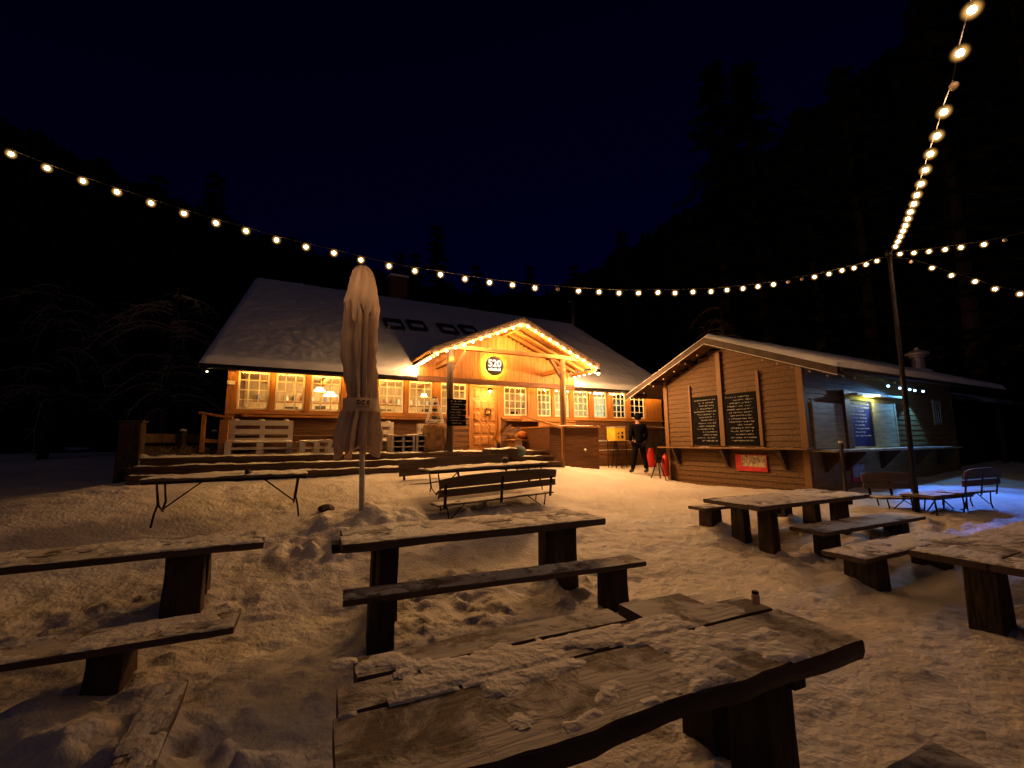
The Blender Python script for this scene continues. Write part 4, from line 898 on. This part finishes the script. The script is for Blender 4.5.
mb.box(-.07, -.032, .92, 1.0, 1.52, 3.35); mb.box(-.07, -.032, 2.93, 2.99, 1.52, 3.2); mb.box(-.085, -.034, 1.92, 2.05, 1.52, 4.0)
mb.box(.0, .08, -.058, -.031, HZ0, zw(0)); mb.box(HL-.08, HL, -.058, -.031, HZ0, zw(0)); mb.split('corner_trim', M['trim'], hut, bevel=.004)
# roof
mb = MB(); X0, X1 = -.58, 9.2
slope(mb, [(X0, HE0, rz_(HE0)), (X1, HE0, rz_(HE0)), (X1, HPY, HPZ), (X0, HPY, HPZ)], .07); slope(mb, [(X0, HE1, rz_(HE1)), (X1, HE1, rz_(HE1)), (X1, HPY+.001, HPZ), (X0, HPY+.001, HPZ)], .07)
hroof = mb.build('roof', M['hut'], hut)
roof_snow(hroof, (X0-.02, HE0+.02, rz_(HE0)+.01), (X1, HE0+.02, rz_(HE0)+.01), (X1-.15, HPY, HPZ+.01), (X0-.02, HPY, HPZ+.01), .12, 200, 60, 12, M['snow_lit'], .012)
roof_snow(hroof, (X0-.02, HE1, rz_(HE1)+.01), (X1, HE1, rz_(HE1)+.01), (X1, HPY, HPZ+.01), (X0-.02, HPY, HPZ+.01), .085, 100, 60, 13, M['snow_lit'], .012)
mb = MB()
for ye_ in (HE0, HE1): mb.prism([(ye_, rz_(ye_)-.15), (ye_, rz_(ye_)-.0), (HPY, HPZ+.0), (HPY, HPZ-.15)], X0-.03, X0-.003, 'x')
mb.build('barge_board', M['dark'], hroof)
mb = MB(); mb.tube([(X0, HE0-.05, rz_(HE0)-.06), (X1, HE0-.05, rz_(HE0)-.06)], .05, 8); mb.build('gutter', M['gutter'], hroof, smooth=True)
mb = MB()
for y in (HE0+.25, -.1, HPY-.9, HPY, HPY+.9, HW+.1, HE1-.25): mb.box(X0+.02, .05, y-.05, y+.05, rz_(y)-.19, rz_(y)-.08)
mb.split('purlin', M['hut'], hroof)
mb = MB()
for ye_ in (HE0, HE1): mb.tube([(X0-.035, ye_, rz_(ye_)-.16), (X0-.035, HPY, HPZ-.16)], .007, 5)
mb.build('metal_drip_edge', M['white'], hroof)
# front blackboards
for (a, b, sd) in ((2.09, 2.89, 1), (1.03, 1.89, 2)):
    bm_ = MB(); bm_.box(-.055, -.032, a, b, 1.55, 2.86); bo = bm_.build('blackboard', M['black'], hut)
    scribble(bo, a+.05, b-.05, 1.62, 2.8, 15, -.058, M['chalk'], sd, 'yz', .016)
mb = MB(); mb.box(-.36, -.032, -.2, HW+.12, 1.455, 1.495); ct = mb.build('front_counter', M['trim'], hut, bevel=.006)
snow_layer(ct, -.35, -.05, -.15, HW+.1, 1.497, .25, .01, 44, res=.04)
mb = MB()
for y in (.45, 1.9, 3.45): mb.prism([(-.032, 1.45), (-.032, 1.0), (-.07, 1.0), (-.30, 1.40), (-.30, 1.45)], y-.03, y+.03, 'y')
mb.split('counter_bracket', M['dark'], hut)
ps_ = thing('front_poster', 'red and cream food poster under the kiosk front counter', 'poster', hw(-.045, 1.28, 1.12), A28)
MB().box(-.012, .01, -.40, .40, -.20, .20).build('sheet', M['posterred'], ps_); MB().box(-.016, -.0125, -.38, .24, -.09, .18).build('picture', M['poster'], ps_)
ps_ = thing('side_poster', 'pale poster with red base under the kiosk side counter', 'poster', hw(2.0, -.045, .88), A28)
MB().box(-.30, .30, -.01, .012, -.22, .22).build('sheet', M['posterred'], ps_); MB().box(-.27, .28, -.014, -.0105, -.10, .20).build('picture', M['poster2'], ps_)
# side counter and board
mb = MB(); mb.box(.15, 6.9, -.50, -.032, 1.405, 1.445); ct = mb.build('side_counter', M['hutpale'], hut, bevel=.006); snow_layer(ct, .17, 6.85, -.49, -.05, 1.447, -.5, .012, 45, res=.05)
mb = MB()
for x in (.6, 1.5, 3.2, 5.0, 6.6): mb.prism([(-.032, 1.40), (-.032, .95), (-.07, .95), (-.45, 1.35), (-.45, 1.40)], x-.03, x+.03, 'x')
mb.split('counter_bracket', M['hut'], hut)
mb = MB(); mb.box(1.90, 2.95, -.052, -.032, 1.50, 2.62); bo = mb.build('menu_board', M['board_lit'], hut); scribble(bo, 1.96, 2.85, 1.72, 2.58, 10, -.055, M['chalk_lit'], 8, 'xz', .022)
mb = MB(); mb.box(1.82, 1.90, -.08, -.032, 1.46, 2.68); mb.box(2.95, 3.07, -.08, -.032, 1.46, 2.68); mb.box(1.90, 2.95, -.08, -.032, 2.62, 2.68); mb.box(1.90, 2.95, -.08, -.032, 1.46, 1.50); mb.build('board_frame', M['hutpale'], hut, bevel=.004)
mb = MB(); mb.box(1.95, 4.4, -.22, -.032, 2.74, 2.79); mb.build('lintel_shelf', M['hutpale'], hut)
mb = MB(); mb.box(2.4, 2.8, -.19, -.15, 2.715, 2.738); mb.build('tube_lamp', M['tube'], hut); plight('tube_light', (2.95, -.24, 2.66), 7, (.9, .95, .30), .04, hut)
mb = MB(); z = 1.48
while z < 2.6: mb.box(3.10, 4.15, -.058, -.032, z, z+.145); z += .15
mb.box(4.16, 4.23, -.075, -.032, 1.46, 2.62); z = 1.48
while z < 2.5: mb.box(.32, 1.55, -.058, -.032, z, z+.125); z += .13
mb.box(.25, .31, -.07, -.032, 1.46, 2.6); mb.split('shutter', M['hutpale'], hut)
mb = MB(); mb.box(1.56, 1.80, -.12, -.032, 1.46, 2.85); mb.build('folded_shutter', M['log'], hut)
wn = MB(); 
for (a, b, c, d) in ((6.66, 7.16, 2.08, 2.13), (6.66, 7.16, 2.76, 2.81)): wn.box(a, b, -.07, -.032, c, d)
wn.box(6.66, 6.71, -.07, -.032, 2.13, 2.76); wn.box(7.11, 7.16, -.07, -.032, 2.13, 2.76); w_ = wn.build('window', M['hutpale'], hut)
MB().box(6.711, 7.109, -.045, -.04, 2.131, 2.759).build('pane', M['blackp'], w_)
mb = MB()
for x in (6.84, 6.98): mb.box(x-.02, x+.02, -.06, -.046, 2.131, 2.759)
mb.box(6.711, 7.109, -.062, -.0605, 2.43, 2.46); mb.build('glazing_bars', M['white'], w_)
t = thing('counter_post', 'thin dark post at the kiosk corner beside the counter', 'post', hw(.1, -.62, .35), A28); MB().tube([(0, 0, 0), (0, 0, 1.25)], .035, 8).build('shaft', M['dark'], t); MB().ball((0, 0, 1.27), .05, 8, 6, .6).build('snow_cap', M['snow'], t, smooth=True)
# annex behind
mb = MB(); mb.box(HL+.01, 15, .3, .4, .3, 2.8)
mb.box(HL+.01, 15, 2.5, 2.6, .3, 2.8)
mb.build('open_annex', M['dark'], hut)
mb = MB(); slope(mb, [(8.3, -.35, 2.85), (15, -.35, 2.85), (15, 1.95, 3.55), (8.3, 1.95, 3.55)], .06); ax = mb.build('annex_roof', M['dark'], hut)
roof_snow(ax, (8.3, -.35, 2.86), (15, -.35, 2.86), (15, 1.95, 3.56), (8.3, 1.95, 3.56), .07, 60, 30, 21, M['snow'])
mb = MB(); mb.box(11.6, 11.72, -.2, -.08, .3, 2.8); mb.box(14.6, 14.72, -.2, -.08, .3, 2.8); mb.split('annex_post', M['dark'], hut)
# stove pipe
pc = onpl(926, 371, hw(0, HPY, HPZ), VY)-HO; cxh = float(pc@UX)
cp = MB(); cp.lathe([(.17, -.1), (.17, .44), (.22, .46), (.22, .52), (.33, .55), (.33, .62), (.17, .72), (.06, .75), (.06, .82)], 20, (8.8, .85, 3.93)); ch_ = cp.build('stove_pipe', M['steel'], hroof, smooth=False)
MB().lathe([(.42, -.12), (.30, .04), (.14, .10)], 16, (8.8, .85, 3.93)).build('flashing', M['snow'], ch_, smooth=True)
# LED spots
lt_ = thing('led_string', 'five cold blue-white LED lamps under the kiosk eave', 'string lights', HO, A28)
lpts = [Vector((3.26, -.34, 3.0)), Vector((3.9, -.34, 2.98)), Vector((4.45, -.34, 2.97)), Vector((4.75, -.34, 2.96)), Vector((5.26, -.34, 2.96))]
lm = [MB() for _ in lpts]
for p_ in lpts:
    b_ = MB(); b_.ball((p_.x, p_.y, p_.z), .03, 10, 8); b_.build('led_bulb', M['led'], lt_, smooth=True)
    l = bpy.data.lights.new('led_spot', 'SPOT'); l.energy = 130; l.color = (.07, .22, 1); l.spot_size = R(125); l.spot_blend = .3; l.shadow_soft_size = .03
    o = bpy.data.objects.new('led_spot', l); COL.objects.link(o); o.parent = lt_; o.location = p_-Vector((0, .05, .06)); k_ = lpts.index(p_); tg_, l.spot_size, l.energy, l.color = [(Vector((1.1, -.1, 1.6)), R(62), 60, (.5, .72, 1)), (Vector((2.0, -2.6, .3)), R(60), 330, (.07, .22, 1)), (Vector((2.6, -.35, 1.4)), R(95), 60, (.12, .42, 1)), (Vector((2.9, -2.3, .3)), R(60), 330, (.07, .22, 1)), (Vector((5.0, -.4, 1.4)), R(95), 40, (.12, .42, 1))][k_]
    o.rotation_euler = (tg_-o.location).to_track_quat('-Z', 'Y').to_euler()
MB().tube([(3.0, -.34, 3.05), (5.5, -.34, 3.01)], .012, 6).build('cable', M['iron'], lt_)
mb = MB()

# unlit small globes along the kiosk eaves
t = thing('kiosk_string_lights', 'string of small unlit bulbs along the kiosk gable and eave', 'string lights', HO, A28)
kp = [Vector((-.45, .55-i*.33, rz_(.55-i*.33)-.24)) for i in range(5)]+[Vector((.0+i*.45, -.85, rz_(-.85)-.2)) for i in range(7)]+[Vector((-.45, 2.3+i*.4, rz_(2.3+i*.4)-.24)) for i in range(6)]
MB().tube([(-.45, HPY, rz_(HPY)-.2), (-.45, -.9, rz_(-.9)-.2), (3, -.85, rz_(-.85)-.16)], .006, 5).build('cable', M['iron'], t)
for i, p_ in enumerate(kp): MB().ball((p_.x, p_.y, p_.z), .022, 8, 6).build('unlit_bulb', M['unlit'], t, smooth=True)

# ------------------------------------------------------------------ light pole and catenary strings
pb = onz(917.5, 512, .38); PT = atD(889.5, 257, 8.25)
t = thing('light_pole', 'tall thin dark pole where all the bulb strings meet', 'pole', (pb[0], pb[1], .25))
MB().tube([(0, 0, 0), (PT[0]-pb[0], PT[1]-pb[1], PT[2]-.25+.05)], .045, 12, .036).build('shaft', M['iron'], t, smooth=True)
MB().lathe([(.05, 0), (.06, .05), (.04, .1), (.0, .12)], 12, (PT[0]-pb[0], PT[1]-pb[1], PT[2]-.22)).build('cap', M['iron'], t)
def strand(label, pix, P0, P1, unlit=(), ext=None, extend=(0, 0), more=0):
    N = np.array([-(P1[1]-P0[1]), P1[0]-P0[0], 0.]); N /= np.linalg.norm(N); O = np.array([P0[0], P0[1], 0.])
    pts = [onpl(px, py-0, O, N) for px, py in pix]
    t = thing('string_lights', label, 'string lights', pts[0], 0, 'festoon bulb strings over the yard')
    o0 = Vector(tuple(pts[0])); loc = [Vector(tuple(p))-o0+Vector((0, 0, .055)) for p in pts]
    wire = list(loc)
    if extend[0]: wire.insert(0, loc[0]+(loc[0]-loc[1]).normalized()*extend[0]+Vector((0, 0, extend[0]*.03)))
    if extend[1]: wire.append(loc[-1]+(loc[-1]-loc[-2]).normalized()*extend[1])
    else: wire.append(Vector(tuple(PT))-o0)
    if not extend[0] and ext is not None: wire.insert(0, Vector(tuple(PT))-o0)
    if more:
        d_ = (loc[0]-loc[1]).normalized()*.42
        for k in range(1, more): loc.append(loc[0]+d_*k+Vector((0, 0, .004*k*k)))
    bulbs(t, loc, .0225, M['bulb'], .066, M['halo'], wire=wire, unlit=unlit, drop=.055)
    return t
A_ = [(11,154),(47,168),(83,181),(117,192),(151,203),(184,213.5),(216,223),(246,231),(276.5,240),(306,247),(334,253),(361,260),(389,266),(415,271),(440.5,274.5),(465,279),(489.5,282.5),(512.5,285),(535,288),(558,289),(578.5,291),(599,292),(619,293),(638.5,293),(658,292.5),(675,293),(693,292),(711,291.5),(727,290),(743,288.5),(758,286.5),(773.5,284.5),(788,282),(802,279),(814.5,277),(829,274),(842,270.5),(854,268),(866,264.5),(877,261)]
strand('long sagging string of warm bulbs crossing the whole yard from the left', A_, (PT[0], PT[1]), (0, 6.24), unlit=(19, 32, 33), extend=(3, 0))
B_ = [(972,10),(960,53),(954,86),(944,112),(937,136),(930.5,154),(925.5,170),(921,184),(917,195),(914,204),(910.5,212),(908,219),(905.5,225.5),(903,231),(900.5,236.5),(898,241.5),(895.5,246.5)]
strand('string of warm bulbs rising from the pole towards the viewer top right', B_, (PT[0], PT[1]), (3.1, 2.6), unlit=(2,), extend=(5.5, 0), more=5)  # extra bulbs beyond the view, added to brighten the parasol
C_ = [(900,254),(914,253),(929,251.5),(945,249.5),(961,247.5),(984,244.5),(1005,240)]
strand('short string of warm bulbs running right from the pole, upper of two', C_, (PT[0], PT[1]), (7.75, 6.8), unlit=(6,), ext=1, extend=(0, 3))
D_ = [(911,262),(932,268),(951.5,275.5),(975,281.5),(995,289),(1020,294),(1046,300),(1075,306)]
strand('short string of warm bulbs sloping down to the right edge, lower of two', D_, (PT[0], PT[1]), (8.3, 7.0), unlit=(0,), ext=1, extend=(0, 1))

# ------------------------------------------------------------------ left side: post, fence, bush
t = gthing('gate_post', 'thick dark post left of the lone folding table', 'post', 126, 489, 8.6, dz=-.1); MB().box(-.18, .18, -.18, .18, 0, 1.42).build('shaft', M['leg'], t, bevel=.02); MB().box(-.2, .2, -.2, .2, 1.421, 1.46).build('cap', M['leg'], t)
q0 = atD(136, 433, 9.0); q1 = atD(214, 431, 10.6)
t = thing('rail_fence', 'dark plank fence behind the dry bush at left', 'fence', (q0[0], q0[1], q0[2]-1.1), math.atan2(q1[1]-q0[1], q1[0]-q0[0])); Lr = float(np.hypot(*(q1-q0)[:2]))
for z in (.35, .62, .89): MB().box(0, Lr, -.02, .02, z, z+.2).build('plank', M['leg'], t)
for x in (0, Lr*.5, Lr-.1): 
    MB().box(x, x+.1, -.14, -.025, -.1, 1.16).build('post', M['leg'], t)
    MB().ball((x+.05, -.08, 1.17), .07, 8, 6, .6).build('snow_cap', M['snow'], t, smooth=True)
def bush(label, px, py, D, w, h, n, seed, snowy=.3):
    t = gthing('dry_bush', label, 'bush', px, py, D); q = random.Random(seed); a_ = MB(); b_ = MB()
    for i in range(n):
        an_ = q.uniform(0, 6.283); lean = q.uniform(.1, 1)*w; hh = h*q.uniform(.4, 1)*(1-.3*lean/w); p_ = [Vector((0, 0, -.05))+Vector((math.cos(an_), math.sin(an_)*.6, 0))*q.uniform(0, w*.6)]
        for s in range(4): f = (s+1)/4; p_.append(p_[0]+Vector((math.cos(an_)*lean*f, math.sin(an_)*lean*f*.6, hh*(f**.8)))+Vector((q.uniform(-.05, .05), q.uniform(-.05, .05), q.uniform(-.03, .03))))
        a_.tube(p_, .008, 4, .003, cap=False)
        for s in range(1, 5):
            for _ in range(3):
                d = Vector((q.uniform(-1, 1), q.uniform(-1, 1), q.uniform(-.2, .8))).normalized()*q.uniform(.06, .16); (b_ if q.random() < snowy else a_).tube([p_[s], p_[s]+d], .006, 3, .002, cap=False)
    a_.build('twigs', M['twig'], t); b_.build('frosted_tips', M['frost'], t); return t
bush('dry brown bush dusted with snow beside the left end of the steps', 192, 472, 8.9, .55, .62, 130, 3)
bush('low dry shrub behind the lone folding table', 160, 476, 8.7, .4, .35, 60, 8)
t = gthing('snow_heap', 'small pointed heap of snow right of the gate post', 'snow heap', 142, 466, 8.8); mb = MB(); mb.ball((0, 0, 0), .22, 16, 10, 1.1); mb.v = [(v[0]*(1-.35*max(0, v[2])/.22), v[1], v[2]*1.0+.02*noise.noise(Vector(v)*9)) for v in mb.v]; mb.build('heap', M['snow'], t, smooth=True)

# ------------------------------------------------------------------ person
pp = atD(640, 473, 13.0); t = thing('person', 'person in dark winter jacket and trousers standing beside the kiosk, back to viewer', 'person', (pp[0], pp[1], pp[2]-.0), R(10))
def skinned(name, V, Eg, rad, mt, parent, sub=1, root=0):
    me_ = bpy.data.meshes.new(name); me_.from_pydata(V, Eg, []); me_.materials.append(mt); o = bpy.data.objects.new(name, me_); COL.objects.link(o); o.parent = parent
    o.modifiers.new('skin', 'SKIN'); 
    sv = me_.skin_vertices
    if not sv: 
        bpy.context.view_layer.objects.active = o
    for i, r_ in enumerate(rad): me_.skin_vertices[0].data[i].radius = r_ if isinstance(r_, tuple) else (r_, r_)
    me_.skin_vertices[0].data[root].use_root = True
    s = o.modifiers.new('sub', 'SUBSURF'); s.levels = sub; s.render_levels = sub+1
    dg = bpy.context.evaluated_depsgraph_get(); m2 = bpy.data.meshes.new_from_object(o.evaluated_get(dg)); m2.polygons.foreach_set('use_smooth', [True]*len(m2.polygons)); m2.materials.clear(); m2.materials.append(mt)
    o.modifiers.clear(); o.data = m2; o.name = name; return o
V = [(0,0,.95),(0,.01,1.15),(0,.02,1.35),(0,.0,1.47),(0,.0,1.55),(0,-.0,1.62),(0,-.01,1.72)]
rad = [(.15,.11),(.145,.105),(.17,.11),(.07,.07),(.055,.055),(.085,.10),(.07,.085)]
Eg = [(i, i+1) for i in range(6)]
def chain(base, pts, rs):
    b = len(V); 
    for i, p_ in enumerate(pts): V.append(p_); rad.append(rs[i]); Eg.append((base if i == 0 else b+i-1, b+i))
    return len(V)-1
for s in (-1, 1):
    chain(0, [(.1*s,0,.88),(.14*s,-.03*s,.48),(.19*s,.0-.09*s,.09),(.20*s,.12-.09*s,.035)], [.09,.062,.042,.04])
    w = chain(2, [(.2*s,.01,1.40),(.25*s,-.03,1.12),(.21*s,.12,.95),(.19*s,.17,.90)], [.065,.048,.036,.034])
    for k_ in range(4): chain(w, [(.19*s+(.018*(k_-1.5)),.21,.885-.003*k_),(.185*s+(.018*(k_-1.5)),.235,.86)], [.010,.008])
    chain(w, [(.165*s,.19,.90),(.15*s,.215,.895)], [.011,.009])
pbod = skinned('body', V, Eg, rad, M['skin'], t)
# clothes: jacket and trousers follow the same skeleton, a little fatter
def sub_skel(ids_pts, edges, rs, name, mt): return skinned(name, ids_pts, edges, rs, mt, t)
Vj = [(0,0,.82),(0,0,.98),(0,.01,1.18),(0,.02,1.37),(0,.0,1.48)]; rj = [(.18,.14),(.185,.145),(.18,.14),(.20,.14),(.085,.085)]; Ej = [(i, i+1) for i in range(4)]
for s in (-1, 1):
    b = len(Vj); Vj += [(.215*s,.01,1.41),(.265*s,-.03,1.12),(.222*s,.11,.965)]; rj += [.088,.070,.055]; Ej += [(3, b), (b, b+1), (b+1, b+2)]
sub_skel(Vj, Ej, rj, 'jacket', M['jacket'])
Vt = [(0,0,.92)]; rt = [(.16,.125)]; Et = []
for s in (-1, 1):
    b = len(Vt); Vt += [(.1*s,0,.84),(.145*s,-.03*s,.48),(.19*s,-.09*s,.10)]; rt += [.11,.085,.07]; Et += [(0, b), (b, b+1), (b+1, b+2)]
sub_skel(Vt, Et, rt, 'trousers', M['trousers'])
for s in (-1, 1): skinned('boot', [(.19*s,-.09*s,.17),(.19*s,-.09*s,.06),(.20*s,.10-.09*s,.05),(.20*s,.17-.09*s,.045)], [(0,1),(1,2),(2,3)], [.062,.06,.055,.045], M['boots'], t)
mb = MB(); mb.ball((0, -.02, 1.70), .112, 16, 10, 1.08); mb.v = [v for v in mb.v]; mb.build('knit_hat', M['jacket'], t, smooth=True)

# ------------------------------------------------------------------ trees
def conifer(seed, H, base_r, dens=1.0):
    q = random.Random(seed); tr = MB(); tr.tube([(0, 0, -.3), (q.uniform(-.1, .1), 0, H*.5), (0, 0, H)], .018*H, 8, .01); cr = MB()
    z = H*.03
    while z < H*.98:
        f = (z/H); rr_ = base_r*(1-f)**.85*q.uniform(.75, 1.1); nb = int(6+5*(1-f))
        for k in range(nb):
            a = q.uniform(0, 6.283); L_ = rr_*q.uniform(.6, 1.1); dr = L_*q.uniform(.15, .4); seg = max(2, int(L_/.35))
            d = Vector((math.cos(a), math.sin(a), 0)); sd = Vector((-math.sin(a), math.cos(a), 0))
            for s in range(seg):
                for _ in range(int(3*dens)):
                    f0 = (s+q.random())/seg; c = d*(L_*f0)+Vector((0, 0, z-dr*f0**1.5)); w = .22*(1-.6*f0)+.06
                    tip = c+d*q.uniform(.1, .3)+sd*q.choice((-1, 1))*q.uniform(.5, 1)*w*1.4+Vector((0, 0, -q.uniform(.02, .16))); o = Vector((0, 0, .03))
                    pw = (tip-c).cross(Vector((0, 0, 1))); pw = pw.normalized()*.08 if pw.length > .01 else sd*.08
                    cr.add([c-pw, c+pw, tip+pw*.3+o*.3, tip-pw*.3], [(0, 1, 2, 3)])
        z += H*.035
    return tr, cr
protos = []
for i in range(4):
    tr, cr = conifer(i+1, 12, 3.3, 1.6); protos.append((tr, cr))
first = {}
rq = random.Random(11); TI = 0
def plant(x, y, s, k, label):
    global TI
    gz_ = min(1.3, max(0, gz(max(-14, min(13, x)), max(0, min(17, y)))))
    if k not in first:
        t = thing('conifer', label, 'tree', (x, y, gz_), rq.uniform(0, 6), 'dark conifers around the yard'); protos[k][0].build('trunk', M['bark'], t); protos[k][1].build('crown', M['needle'], t); first[k] = t
    else:
        t = copy_tree(first[k]); t.location = (x, y, gz_); t.rotation_euler.z = rq.uniform(0, 6); t['label'] = label
    t.scale = (s, s, s)
spots = []
for i in range(9): spots.append((-24+i*1.5+rq.uniform(-.5, .5), 13+i*1.8+rq.uniform(-1, 1), rq.uniform(.9, 1.35), 'left'))
for i in range(20): spots.append((-18+i*2.5+rq.uniform(-.6, .6), 34+rq.uniform(-3, 3), rq.uniform(1.25, 1.5), 'behind the lodge'))
for i in range(9): spots.append((13.5+i*1.6+rq.uniform(-.6, .6), 27-i*2.1+rq.uniform(-1, 1), rq.uniform(1.6, 2.2), 'right'))
extra = ['tenth', 'eleventh', 'twelfth', 'thirteenth', 'fourteenth', 'fifteenth', 'sixteenth', 'seventeenth', 'eighteenth', 'nineteenth', 'twentieth']
ordn = ['first', 'second', 'third', 'fourth', 'fifth', 'sixth', 'seventh', 'eighth', 'ninth']+extra; cnt = {}
for i, (x, y, s, wh) in enumerate(spots):
    cnt[wh] = cnt.get(wh, 0)+1; plant(x, y, s, i % 4, 'dark conifer in the unlit %s, %s from the left there' % ({'left': 'wood left of the lodge', 'right': 'wood beyond the kiosk', 'behind the lodge': 'wood behind the lodge roof'}[wh], ordn[cnt[wh]-1]))
nA, nR = 900, 12; vs = []
for i in range(nA+1):
    az = R(-100)+R(200)*i/nA; el = R(20+(18*min(1, max(0, az-R(6))/R(44))**.9 if az > 0 else 7*min(1, max(0, -az-R(5))/R(45)))); jag = 1.1*noise.noise(Vector((az*22, 3, 1)))+1.5*abs(noise.noise(Vector((az*75, 7, 2))))+.9*abs(noise.noise(Vector((az*170, 9, 2))))
    for k in range(nR+1):
        f = k/nR; d = 62+38*f; h = 1.3+(d*math.tan(el)-1.3)*(f**.8)+(jag*f*2.0) + (1.6*abs(noise.noise(Vector((az*60, d*.35, 5)))) if 0 < f < 1 else 0); vs.append((math.sin(az)*d, math.cos(az)*d, h-(2 if k == 0 else 0)))
mb = MB(); mb.add(vs, [(i*(nR+1)+k, (i+1)*(nR+1)+k, (i+1)*(nR+1)+k+1, i*(nR+1)+k+1) for i in range(nA) for k in range(nR)])
tag(mb.build('wooded_hill', M['needle'], None), kind='structure')
# bare drooping tree at left whose twigs catch a little light
def bare_tree(label, x, y, H, seed, spread, n=26, mt2='frost'):
    q = random.Random(seed); t = thing('bare_tree', label, 'tree', (x, y, gz(max(-14, x), min(17, y))-.1), 0, 'bare trees round the yard'); a_ = MB(); c_ = MB()
    a_.tube([(0, 0, 0), (.1, 0, H*.4), (0, .1, H*.75), (.1, 0, H)], .13, 8, .03)
    for i in range(n):
        z = H*q.uniform(.3, .95); an_ = q.uniform(0, 6.283); L_ = spread*q.uniform(.5, 1)*(1.15-z/H*.5); d = Vector((math.cos(an_), math.sin(an_), 0)); P = [Vector((0, 0, z))]
        for s in range(1, 7): f = s/6; P.append(Vector((0, 0, z))+d*L_*f+Vector((q.uniform(-.06, .06), q.uniform(-.06, .06), .45*L_*f-.95*L_*f*f)))
        c_.tube(P, .022, 5, .006, cap=False)
        for s in range(1, 7):
            for _ in range(4):
                e_ = Vector((q.uniform(-1, 1), q.uniform(-1, 1), q.uniform(-1, .1))).normalized()*q.uniform(.2, .5); m_ = P[s]+e_*.5+Vector((0, 0, .04)); c_.tube([P[s], m_, P[s]+e_], .007, 3, .003, cap=False)
    a_.build('trunk', M['bark'], t); c_.build('crown', M[mt2], t); return t
bare_tree('bare tree with frosted drooping branches left of the lodge', -9.6, 11.8, 5.2, 4, 2.4, 30)
bare_tree('slender bare tree further left beyond the gate post', -13.5, 12.5, 5.5, 6, 2.6, 24)
bare_tree('bare tree rising behind the kiosk ridge', 11.0, 22.0, 8.2, 9, 2.8, 30, 'twig')
bare_tree('bare tree behind the far right end of the kiosk', 19, 13, 8, 12, 3.2, 30, 'twig')

# ------------------------------------------------------------------ ground mesh (after snow has banked up round the legs)
me = bpy.data.meshes.new('snowy_ground')
me.from_pydata(np.c_[XX.ravel(), YY.ravel(), ZZ.ravel()].tolist(), [], [(i*nx+j, i*nx+j+1, (i+1)*nx+j+1, (i+1)*nx+j) for i in range(ny-1) for j in range(nx-1)])
me.polygons.foreach_set('use_smooth', [True]*len(me.polygons)); me.materials.append(M['snow'])
go = bpy.data.objects.new('snowy_ground', me); COL.objects.link(go); tag(go, kind='structure')

# ------------------------------------------------------------------ world, moon, render
w = bpy.data.worlds.new('World'); scene.world = w; w.use_nodes = True; nt = w.node_tree; bg = nt.nodes['Background']
sky = nt.nodes.new('ShaderNodeTexSky'); sky.sky_type = 'NISHITA'; sky.sun_disc = False; sky.sun_elevation = R(12); sky.sun_rotation = R(200); sky.ozone_density = 6
mu = nt.nodes.new('ShaderNodeMix'); mu.data_type = 'RGBA'; mu.blend_type = 'MULTIPLY'; mu.inputs[0].default_value = 1; mu.inputs['B'].default_value = (.03, .06, 1, 1)
nt.links.new(sky.outputs[0], mu.inputs['A']); nt.links.new(mu.outputs['Result'], bg.inputs['Color']); bg.inputs['Strength'].default_value = .0018
l = bpy.data.lights.new('moon', 'SUN'); l.energy = .022; l.color = (.72, .74, 1); l.angle = R(15)
mo = bpy.data.objects.new('moon', l); COL.objects.link(mo); mo.rotation_euler = (R(50), 0, R(-10))
sc = scene.view_settings; sc.view_transform = 'Standard'; sc.look = 'None'; sc.exposure = .3; sc.gamma = 1; sc.use_curve_mapping = False
cy = scene.cycles; cy.use_denoising = True; cy.max_bounces = 6; cy.diffuse_bounces = 3; cy.glossy_bounces = 2; cy.transparent_max_bounces = 12; cy.sample_clamp_indirect = 2; cy.sample_clamp_direct = 0
cy.caustics_reflective = False; cy.caustics_refractive = False; cy.use_light_tree = True; cy.use_adaptive_sampling = True
